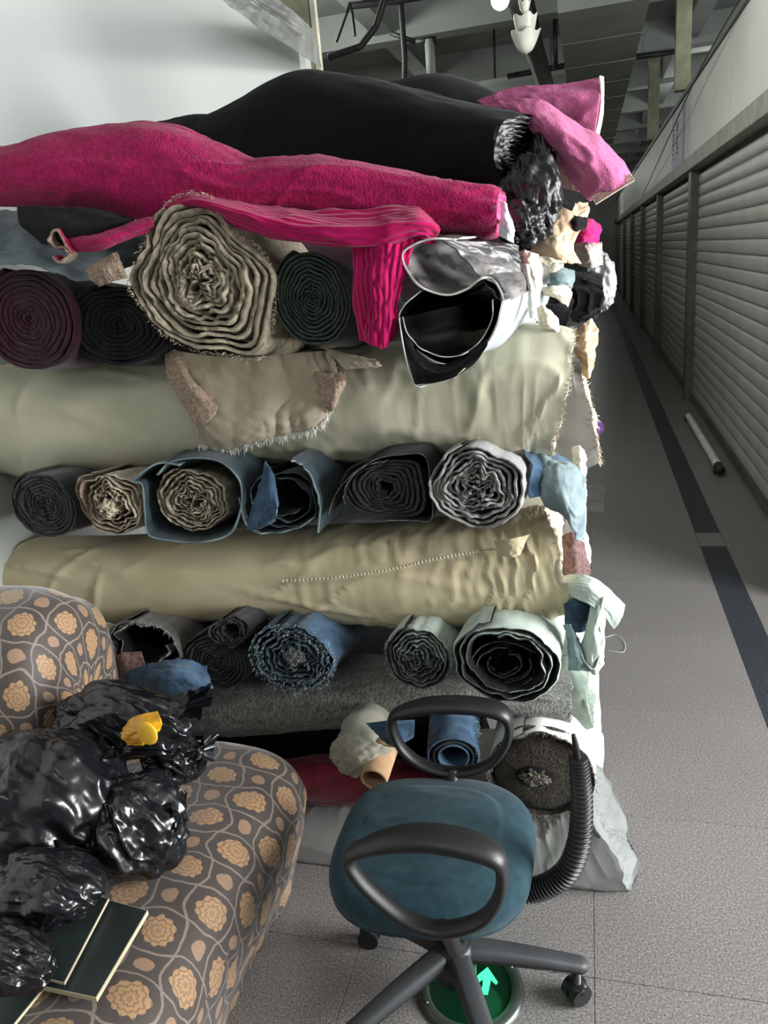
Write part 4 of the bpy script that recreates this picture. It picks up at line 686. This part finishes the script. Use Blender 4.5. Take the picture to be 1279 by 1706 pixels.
rag('beige_frill', 'crumpled beige frill on top of the upper beige roll end', [[(892, 512, 1.80), (905, 510, 1.78), (920, 520, 1.80)], [(895, 528, 1.77), (910, 528, 1.75), (930, 532, 1.77)], [(900, 545, 1.77), (915, 545, 1.75), (932, 556, 1.77)]], edge_cream, A=.014, rg=.014, seed=63)
rag('patterned_rag', 'frayed orange and white striped rag on the grey satin roll end', [[(955, 548, 2.05), (972, 540, 2.03), (985, 530, 2.05)], [(950, 572, 2.03), (975, 568, 2.0), (997, 552, 2.03)], [(965, 600, 2.05), (980, 600, 2.03), (992, 585, 2.05)], [(972, 625, 2.05), (980, 630, 2.03), (988, 610, 2.05)]], cloth('striped_rag', (232, 206, 176), (190, 150, 116), nscale=60), A=.02, rg=.02, seed=64)
rag('white_fold', 'pale grey cloth fold peeking out right of the crimson velvet roll end', [[(832, 332, 1.66), (842, 340, 1.65), (846, 352, 1.66)], [(834, 360, 1.64), (846, 370, 1.63), (856, 380, 1.64)], [(832, 392, 1.64), (845, 400, 1.63), (856, 405, 1.64)]], cloth('pale_grey_cloth', (206, 208, 214), (186, 188, 196)), A=.006, rg=.004, seed=65)
patch('purple_cloth', [[(950, 665, 3.0), (972, 672, 2.98), (984, 688, 3.0)], [(950, 700, 2.98), (984, 704, 2.95), (1007, 714, 2.99)], [(950, 752, 3.0), (968, 742, 2.98), (988, 732, 3.0)]], purple, None, A=.01, rg=.008, seed=66, label='purple cloth corner sticking out low over the aisle farther back', cat='cloth')
# stack farther down the aisle
for k, (z, x1, Y, m_, lab) in enumerate(((.16, .0, 2.9, gray, 'grey fabric roll on the floor in the farther stack'), (.45, .02, 2.95, gray_dk, 'charcoal fabric roll second from the floor in the farther stack'), (.74, -.02, 2.9, beige, 'beige fabric roll at knee height in the farther stack'), (1.03, .0, 2.95, gray_lt, 'light grey fabric roll at waist height in the farther stack'), (1.31, -.06, 2.95, gray_dk, 'charcoal fabric roll at chest height in the farther stack'), (1.58, -.1, 3.0, maroon, 'maroon fabric roll topmost in the farther stack'))):
    x1 -= .09; t = thing('stored_fabric_roll', (-.7, Y, z-.145), lab, 'fabric roll', 'rolls of the farther stack')
    aa = np.linspace(0, 2*PI, 48, endpoint=False); xs = np.linspace(-1.5, x1, 60)
    G = np.array([[(x, Y+.142*math.cos(a)*(1+.03*math.sin(3*a+k)), z+.142*math.sin(a)) for a in aa] for x in xs]); G[..., 1] += .006*vn(G[..., 0]*6, G[..., 2]*6, k)
    ring = [np.array([[x1-.004*(q % 2)-.002, Y, z]])+(G[-1]-np.array([[x1, Y, z]]))*f for q, f in enumerate(np.linspace(1, .05, 14))]
    link('rolled_cloth', grid_mesh('rolled_cloth', np.concatenate([G, ring]), cv=True), m_, t)

# ---- grey vinyl roll with marbled curl
t = thing('grey_vinyl_roll', P(765, 600, y=1.56), 'open grey vinyl roll with black inside and a marbled curl on top', 'vinyl roll')
sheet('outer_layer', [(700, 486), (675, 508), (665, 530), (676, 565), (705, 592), (745, 606), (785, 596), (812, 568), (828, 536), (836, 500), (828, 474), (800, 462)], 1.55, .55, (vinyl_in, vinyl_out, white_edge), tilt=(.16, -.02), parent=t, th=.0024, n=200, A=.003)
sheet('inner_layer', [(820, 500), (820, 530), (800, 568), (770, 590), (735, 594), (700, 580), (680, 556), (670, 528)], 1.545, .5, (vinyl_in, vinyl_in, white_edge), tilt=(.16, -.02), parent=t, th=.0025, n=140, A=.002)
sheet('marbled_curl', [(758, 400), (720, 398), (688, 408), (669, 426), (680, 456), (705, 480), (742, 491), (775, 482), (802, 464), (822, 466), (834, 484), (838, 502)], 1.545, .34, (marble, marble, white_edge), tilt=(.22, .04), parent=t, th=.004, n=200, A=.003)
patch('marbled_fold', [[(735, 400, 1.56), (780, 402, 1.60), (830, 404, 1.66), (860, 410, 1.70)], [(770, 425, 1.58), (800, 425, 1.62), (840, 425, 1.66), (868, 440, 1.70)], [(800, 460, 1.57), (825, 462, 1.60), (850, 465, 1.65), (872, 470, 1.70)], [(836, 500, 1.555), (850, 500, 1.60), (868, 490, 1.65), (882, 478, 1.70)]], marble, t, A=.008, rg=.008, rfu=3, seed=45, nu=80, nv=60)
patch('black_flap', [[(664, 528, 1.55), (670, 560, 1.545), (680, 600, 1.54), (691, 641, 1.545)], [(700, 590, 1.548), (702, 605, 1.54), (708, 620, 1.535), (716, 638, 1.54)], [(745, 606, 1.548), (748, 612, 1.54), (750, 620, 1.535), (752, 630, 1.54)], [(815, 562, 1.55), (812, 575, 1.545), (800, 592, 1.545), (788, 606, 1.55)]], vinyl_in, t, A=.001, seed=46, mats=(vinyl_in, vinyl_in, white_edge), th=.003)
sheet('thin_edge', [(836, 503), (826, 545), (806, 580), (780, 608), (752, 630), (716, 640), (691, 641), (676, 595), (664, 530)], 1.542, .02, (vinyl_in, vinyl_out, white_edge), parent=t, th=.0022, n=140, A=.0)

# ================================================================== SOFA, CUSHION, BAGS, BOARDS
def sweep(name, prof, axis, s0, s1, m_, parent, ce, ns=120, n=110, rnd=.14, A=.008, seed=0, both=True, crease=None):
    """an upholstered block: a profile swept along an axis and rounded off at the ends"""
    C = crm(np.array(prof, float), n); s = np.linspace(0, 1, ns); G = np.zeros((ns, n, 3)); L = s1-s0
    for i, q in enumerate(s):
        d1 = q*L; d2 = (1-q)*L; e = 1.0
        for d, on in ((d1, both), (d2, True)):
            if on and d < rnd: e = min(e, (1-(1-d/rnd)**2.6)**(1/2.6))
        e = max(e, .02); c = np.array(ce); Q = c+(C-c)*(.55+.45*e if e > .02 else .5)
        Q = c+(C-c)*e**.6
        if axis == 'y': G[i, :, 0], G[i, :, 2], G[i, :, 1] = Q[:, 0], Q[:, 1], s0+d1
        else: G[i, :, 1], G[i, :, 2], G[i, :, 0] = Q[:, 0], Q[:, 1], s0+d1
    du, dv = np.gradient(G, axis=0), np.gradient(G, axis=1); N = np.cross(du, dv); N /= np.linalg.norm(N, axis=2)[..., None]+1e-9
    d = A*fbm(G[..., 0]*4+seed, G[..., 1]*4, G[..., 2]*4)
    if crease is not None: d = d+crease(G)
    G = G+N*d[..., None]; G[..., 2] = np.maximum(G[..., 2], .003)
    return link(name, grid_mesh(name, G), m_, parent)
sf = thing('sofa', (-1.15, .9, 0), 'brown sofa bench upholstered in gold medallion brocade, lower left', 'sofa')
sweep('seat', [(-1.58, .0), (-1.59, .35), (-1.48, .425), (-1.13, .46), (-.91, .466), (-.79, .455), (-.72, .41), (-.695, .33), (-.71, .24), (-.74, .15), (-.78, .06), (-.80, .0)], 'y', .15, 1.60, brocade_m, sf, (-1.1, .2), ns=200, n=160, rnd=.13, A=.008, seed=3,
      crease=lambda G: .007*ridge(G[..., 1]*14, G[..., 2]*2, G[..., 0])*(G[..., 2] < .33)*(G[..., 0] > -1.0))
sweep('back_cushion', [(1.57, .46), (1.575, .80), (1.53, .88), (1.45, .935), (1.36, .945), (1.27, .915), (1.21, .845), (1.18, .75), (1.17, .62), (1.18, .46)], 'x', -1.62, -1.165, brocade_m, sf, (1.38, .66), ns=120, n=140, rnd=.16, A=.008, seed=5, both=False)
def bag(label, px, py, z, r, seed, knot=None, ears=None, Y=None):
    c = P(px, py, z=z); t = thing('plastic_bag', c-np.array([0, 0, r[2]]), label, 'bag', 'black plastic bags heaped on the sofa')
    blob('bag_body', c, r, bag_m, A=.13, f=1.5, rgd=.07, rf=6, seed=seed, parent=t, flat=c[2]-r[2]*.9, nu=130, nv=190, warp=.5)
    if ears:
        for k, (ex, ey, ez) in enumerate(ears):
            e = P(ex, ey, z=ez); q = c+(e-c)*.72
            pts = np.array([q, (q+e)/2, e]); aa = np.linspace(0, 2*PI, 40, endpoint=False); G = []
            dd = (e-q)/np.linalg.norm(e-q); s1 = np.cross(dd, [0, 0, 1]); s1 /= np.linalg.norm(s1); s2 = np.cross(s1, dd)
            for i, f in enumerate(np.linspace(0, 1, 24)):
                rr = .016+.030*abs(f-.3)**.8+(.01*f); w_ = 1+.25*np.sin(aa*5+seed+k)+.2*np.sin(aa*9+seed)
                G.append(q+(e-q)*f+np.outer(rr*w_*np.cos(aa), s1)+np.outer(rr*w_*.5*np.sin(aa), s2))
            link('knotted_end', grid_mesh('knotted_end', np.array(G), cv=True), bag_m, t)
    return t
bag('black plastic bag at the top of the heap around the yellow wrapper', 200, 1205, .70, (.16, .07, .085), 1, ears=[(330, 1170, .78)])
bag('large black plastic bag at the left edge of the picture', 75, 1330, .62, (.16, .14, .14), 2, ears=[(185, 1235, .70)])
bag('black plastic bag in the middle of the heap with bright creases', 228, 1375, .57, (.105, .10, .095), 3, ears=[(300, 1345, .60)])
bag('small black plastic bag sticking up over the sofa seat, rightmost', 288, 1262, .60, (.072, .06, .065), 4, ears=[(345, 1250, .62)])
bag('black plastic bag tied to a point lying on the dark boards', 78, 1478, .575, (.105, .075, .06), 5, ears=[(115, 1415, .60)])
bag('lowest black plastic bag at the bottom left corner', 10, 1600, .56, (.085, .055, .045), 6, ears=[(75, 1575, .56)])
t = thing('yellow_wrapper', P(235, 1235, z=.76), 'crumpled orange-yellow wrapper among the black plastic bags', 'wrapper')
yl = P(232, 1212, z=.80); Yy = yl[1]-.02
patch('folded_wrap', [[(205, 1215, Yy), (222, 1196, Yy-.01), (262, 1185, Yy)], [(204, 1232, Yy-.02), (232, 1218, Yy-.035), (270, 1205, Yy-.02)], [(212, 1243, Yy-.02), (240, 1240, Yy-.03), (262, 1225, Yy-.02)]], yellow, t, A=.012, rg=.014, rfu=3, seed=70)
bm = bmesh.new(); bmesh.ops.create_uvsphere(bm, u_segments=28, v_segments=16, radius=.021, matrix=Matrix.Translation(Vector(P(245, 1222, y=Yy-.04))) @ Matrix.Diagonal((1, .2, 1.15, 1)))
link('round_lobe', bm_mesh('round_lobe', bm), mat('yellow_lobe', srgb(250, 196, 60), .4), t)
board_f = mat('dark_board_face', srgb(44, 54, 54), .45, col2=srgb(36, 42, 42), nscale=6); board_e = mat('pale_board_edge', srgb(206, 194, 162), .7)
def board(label, quad, z, th=.006):
    q = [P(a, b, z=z) for a, b in quad]; t = thing('board', sum(q)/4-np.array([0, 0, th]), label, 'board', 'dark boards on the sofa seat')
    def slab(name, qq, z0, z1, m_):
        bm = bmesh.new(); lo = [bm.verts.new((p[0], p[1], z0)) for p in qq]; hi = [bm.verts.new((p[0], p[1], z1)) for p in qq]
        bm.faces.new(hi); bm.faces.new(lo[::-1])
        for i in range(4): bm.faces.new((lo[i], lo[(i+1) % 4], hi[(i+1) % 4], hi[i]))
        return link(name, bm_mesh(name, bm), m_, t, False)
    c = sum(q)/4; slab('board_face', [c+(p-c)*.985 for p in q], z-.0008, z, board_f); slab('board_core', q, z-th, z-.0008, board_e)
board('upper dark green board with a pale edge, under the pointed black bag', [(40, 1462), (181, 1496), (107, 1637), (-40, 1600)], .505)
board('middle dark green board with a double pale edge, rightmost of three', [(105, 1478), (246, 1516), (160, 1662), (10, 1630)], .491, .010)
board('lowest dark board with a pale edge at the bottom left corner', [(-60, 1585), (88, 1626), (10, 1722), (-140, 1690)], .474)
board('thin dark board lying flat underneath the other boards', [(-60, 1560), (200, 1560), (120, 1720), (-140, 1700)], .462, .006)

# ================================================================== OFFICE CHAIR
hub = P(757, 1592, z=.13)
ch = thing('office_chair', (hub[0], hub[1], 0), 'blue upholstered swivel chair without backrest, black loop armrests', 'chair')
sc = np.array([-.325, 1.262]); n, rn = 90, 40; aa = np.linspace(0, 2*PI, n, endpoint=False)
def se(a, rx, ry, e=2.9): return np.stack([rx*np.sign(np.cos(a))*np.abs(np.cos(a))**(2/e), ry*np.sign(np.sin(a))*np.abs(np.sin(a))**(2/e)], -1)
G = []
for rad, z in [(0, .492), (.2, .491), (.4, .488), (.6, .484), (.78, .478), (.9, .470), (.96, .460), (.99, .448), (1.0, .434), (.985, .42), (.95, .41), (.6, .408), (0, .408)]:
    p = se(aa, .208*rad, .206*rad); sh = 1+.05*np.sin(aa+.2)
    G.append(np.stack([sc[0]+p[:, 0]*sh, sc[1]+p[:, 1], np.full(n, z)+.004*np.sin(p[:, 0]*20)*rad-.012*np.clip(-p[:, 0]/.2, 0, 1)**3*rad], -1))
G = crm(np.array(G), 90); G[:26, :, 2] += .004*ridge(G[:26, :, 0]*4+3, G[:26, :, 1]*9, 2.2)
link('seat', grid_mesh('seat', G, cv=True), chair_m, ch)
G = []
for rad, z in [(0.96, .418), (.98, .405), (.9, .385), (.5, .375), (0, .375)]:
    p = se(aa, .185*rad, .185*rad); G.append(np.stack([sc[0]+p[:, 0], sc[1]+p[:, 1], np.full(n, z)], -1))
link('seat_shell', grid_mesh('seat_shell', np.array(G), cv=True), plast, ch)
def loop(pts, Y, dy, r=.013):
    C = np.array([P(a, b, y=Y) for a, b in pts]); C[:, 1] += np.linspace(0, 0, len(C)); k = len(C)
    i = np.argmax(C[:, 2]); rr = .0125+.008*np.exp(-((C[:, 2]-C[:, 2].max())/.03)**2)
    # closed loop swept by hand: flat, wider arm pad along the top
    E = np.concatenate([C[-3:], C, C[:3]]); Rr = np.concatenate([rr[-3:], rr, rr[:3]])[:, None]; m_ = (k+5)*24+1
    D = crm(E, m_); Q = crm(Rr, m_)[:, 0]; D, Q = D[3*24:(3+k)*24], Q[3*24:(3+k)*24]
    T = np.roll(D, -1, 0)-np.roll(D, 1, 0); T /= np.linalg.norm(T, axis=1)[:, None]; yv = np.array([0, 1., 0]); N = np.cross(T, yv); N /= np.linalg.norm(N, axis=1)[:, None]
    a = np.linspace(0, 2*PI, 20, endpoint=False); G = D[:, None]+Q[:, None, None]*(np.cos(a)[None, :, None]*N[:, None]*.8+1.45*np.sin(a)[None, :, None]*yv)
    return link('armrest', grid_mesh('armrest', G, cu=True, cv=True), plast, ch)
near = [(580, 1428), (612, 1410), (660, 1398), (715, 1396), (775, 1406), (822, 1424), (836, 1448), (832, 1490), (806, 1528), (760, 1546), (716, 1546), (672, 1528), (628, 1494), (594, 1458)]
far = [(654, 1196), (690, 1180), (735, 1174), (790, 1176), (834, 1186), (848, 1208), (842, 1240), (818, 1270), (782, 1284), (736, 1284), (694, 1268), (664, 1238)]
a1 = loop(near, .965, 0); a2 = loop(far, 1.455, 0)
for Y, px, py, s in ((.965, 738, 1548, 1), (1.455, 755, 1284, -1)):
    p = P(px, py, y=Y); tube('arm_bracket', [p+np.array([0, 0, .003]), np.array([p[0], Y+s*.03, p[2]-.035]), np.array([p[0], Y+s*.09, .405]), np.array([p[0], Y+s*.17, .392])], .014, plast, ch, n=30, seg=12, up=(1, 0, 0))
bp = [P(963, 1262, y=1.26), P(967, 1300, y=1.26), P(969, 1350, y=1.26), P(964, 1405, y=1.25), P(946, 1450, y=1.24), P(915, 1474, y=1.235), P(880, 1484, y=1.235), P(845, 1482, y=1.235)]
tube('bellows_spine', bp, [.0165, .018, .0195, .021, .022, .022, .022, .022], plast, ch, n=560, seg=20, ring=lambda q: 1+.13*np.sin(q*2*PI*46), up=(0, 1, 0))
tube('spine_bar', [P(955, 1224, y=1.26), P(959, 1245, y=1.26), P(963, 1275, y=1.26)], [.004, .0065, .008], plast, ch, n=20, seg=8, up=(0, 1, 0))
tube('spine_bracket', [P(850, 1482, y=1.235), P(800, 1485, y=1.235), np.array([sc[0]+.03, 1.235, .36])], .02, plast, ch, n=20, seg=12, up=(0, 1, 0), flat=.5)
bm = bmesh.new(); box(bm, hub[0]-.07, hub[0]+.07, hub[1]-.12, hub[1]+.03, .325, .376, .01); link('tilt_mechanism', bm_mesh('tilt_mechanism', bm), plast, ch, False)
tube('height_lever', [np.array([hub[0]-.05, hub[1]-.04, .35]), np.array([hub[0]-.16, hub[1]-.03, .34]), np.array([hub[0]-.21, hub[1]-.03, .33])], [.006, .006, .011], plast, ch, n=20, seg=10)
def lathe(name, c, prof, m_, parent, seg=32):
    a = np.linspace(0, 2*PI, seg, endpoint=False); G = np.array([[(c[0]+r*math.cos(q), c[1]+r*math.sin(q), z) for q in a] for r, z in prof]); return link(name, grid_mesh(name, G, cv=True, flip=True), m_, parent)
lathe('gas_column', hub, [(.0, .34), (.018, .34), (.018, .24), (.027, .238), (.027, .15), (.0, .15)], plast_g, ch)
lathe('hub', hub, [(.0, .172), (.036, .170), (.044, .160), (.048, .12), (.046, .08), (.0, .075)], plast, ch)
castr = []
for k in range(5):
    ang = math.radians(10+72*k); d = np.array([math.cos(ang), math.sin(ang), 0]); h0 = np.array([hub[0], hub[1], 0]); sdv = np.array([-d[1], d[0], 0])
    G = []
    for f in np.linspace(0, 1, 26):
        r = .03+.245*f; zt = .166-.052*f**1.3; hh = .030-.012*f; wd = .026-.006*f; z0 = zt-hh
        cs = [(-wd, z0-.002), (-wd*1.02, z0+hh*.5), (-wd*.8, zt-.003), (-wd*.5, zt), (wd*.5, zt), (wd*.8, zt-.003), (wd*1.02, z0+hh*.5), (wd, z0-.002), (wd*.6, z0+.002), (-wd*.6, z0+.002)]
        G.append([h0+d*r+sdv*x+np.array([0, 0, z]) for x, z in cs])
    G = np.array(G); e = G[-1].mean(0); G = np.concatenate([G, [e+(G[-1]-e)*.7+d*.012], [e+(G[-1]-e)*.05+d*.014]]); link('leg', grid_mesh('leg', G, cv=True), plast_g, ch)
    e = h0+d*.265; bm = bmesh.new()
    for s_ in (-1, 1):
        mt_ = Matrix.Translation(Vector(e+sdv*0)+Vector((0, 0, .027))) @ Matrix.Rotation(ang+.5, 4, 'Z') @ Matrix.Translation((0, s_*.013, 0)) @ Matrix.Rotation(PI/2, 4, 'X')
        bmesh.ops.create_cone(bm, cap_ends=True, segments=24, radius1=.026, radius2=.024, depth=.018, matrix=mt_)
    cs = link('caster', bm_mesh('caster', bm), plast, ch, False); lathe('caster_stem', e, [(.0, .10), (.010, .10), (.010, .05), (.022, .05), (.024, .036), (.0, .036)], plast, ch, 16)

# ================================================================== FLOOR ITEMS
sg = P(783, 1646, z=0); t = thing('exit_floor_sign', (sg[0], sg[1], 0), 'round floor sign with a glowing green arrow set under the chair', 'sign')
lathe('bezel', sg, [(.124, .0), (.122, .006), (.116, .010), (.100, .012), (.096, .009), (.094, .004)], mat('sign_bezel', srgb(92, 98, 94), .3, metal=.6), t, 64)
lathe('lens', sg, [(.095, .005), (.05, .0062), (.0, .0065)], mat('green_lens', srgb(10, 46, 28), .2, spec=.6), t, 64)
def glyph(name, pts, m_):
    bm = bmesh.new(); q = [P(a, b, z=.0078) for a, b in pts]; hi = [bm.verts.new(p) for p in q]; lo = [bm.verts.new((p[0], p[1], .0066)) for p in q]; bm.faces.new(hi); bm.faces.new(lo[::-1])
    for i in range(len(q)): bm.faces.new((lo[i], lo[(i+1) % len(q)], hi[(i+1) % len(q)], hi[i]))
    return link(name, bm_mesh(name, bm), m_, t, False)
gm = emis('green_glow', (.06, .9, .36), 1.15)
glyph('arrow', [(812, 1611), (829, 1636), (826, 1640), (817, 1632), (816, 1640), (812, 1657), (800, 1656), (804, 1640), (804, 1631), (792, 1640), (789, 1636), (796, 1624)], gm)
glyph('arrow_tip', [(733, 1630), (748, 1631), (757, 1642), (746, 1648)], gm)
for k in range(4):
    a = .6+k*PI/2; bm = bmesh.new(); bmesh.ops.create_uvsphere(bm, u_segments=10, v_segments=6, radius=.004, matrix=Matrix.Translation((sg[0]+.108*math.cos(a), sg[1]+.108*math.sin(a), .011))); link('screw', bm_mesh('screw', bm), steel, t)
gl = bpy.data.lights.new('sign_light', 'POINT'); gl.energy = .10; gl.color = (.1, 1, .4); gl.shadow_soft_size = .05; go = bpy.data.objects.new('sign_light', gl); go.location = (sg[0]+.03, sg[1], .05); COL.objects.link(go)
a, b = P(1146, 692, z=.05), P(1196, 776, z=.05)
t = thing('fluorescent_tube', (a+b)/2*np.array([1, 1, 0])+np.array([0, 0, .02]), 'white tube lamp lying on the floor along the first shutter', 'lamp')
tube('glass_tube', [a, (a+b)/2, b], .028, mat('tube_white', srgb(232, 236, 232), .3), t, n=30, seg=16); d = (b-a)/np.linalg.norm(b-a)
tube('end_cap', [b-d*.005, b+d*.12], .03, dark_metal, t, n=6, seg=16, up=(0, 0, 1)); tube('end_cap', [a-d*.08, a+d*.005], .02, dark_metal, t, n=6, seg=16)
for e in (a, b): box_obj('foot', (e[0]-.03, e[0]+.03, e[1]-.03, e[1]+.03, .0, .03), dark_metal, t)
q = [P(978, 808, z=.002), P(1008, 808, z=.002), P(1006, 856, z=.002), P(974, 852, z=.002)]; bm = bmesh.new(); hi = [bm.verts.new(p) for p in q]; lo = [bm.verts.new((p[0], p[1], .0006)) for p in q]
bm.faces.new(hi); bm.faces.new(lo[::-1]); [bm.faces.new((lo[i], lo[(i+1) % 4], hi[(i+1) % 4], hi[i])) for i in range(4)]
tag(link('reflection_patch', bm_mesh('reflection_patch', bm), mat('reflection_grey', srgb(150, 150, 148), .7), None, False), 'pale grey patch for light reflected by the aisle floor beside the stack', 'reflection')  # thin pale slab, colour stands in for a reflection on the floor
tag(tube('loose_thread', [P(1008, 1062, z=.003), P(1025, 1058, z=.003), P(1040, 1070, z=.003), P(1038, 1086, z=.003), P(1012, 1084, z=.003)], .0012, white, None, n=60, seg=5), 'curl of white thread on the floor below the tangled denim', 'thread')
# sheet of film over the left wall
patch('dust_sheet', [[(352, -12, 2.25), (400, 22, 2.6), (450, 58, 3.2), (535, 112, 4.9)], [(372, -30, 2.25), (420, 0, 2.6), (470, 30, 3.2), (528, 75, 4.9)], [(390, -45, 2.25), (430, -20, 2.6), (480, 12, 3.2), (520, 48, 4.9)]], mat('dust_film', srgb(158, 160, 156), .35, alpha=.7, bump=.4, bscale=30), None, A=.02, rg=.02, rfu=2, rfv=5, seed=80, label='crumpled translucent dust sheet bunched on top of the white wall', cat='dust sheet')
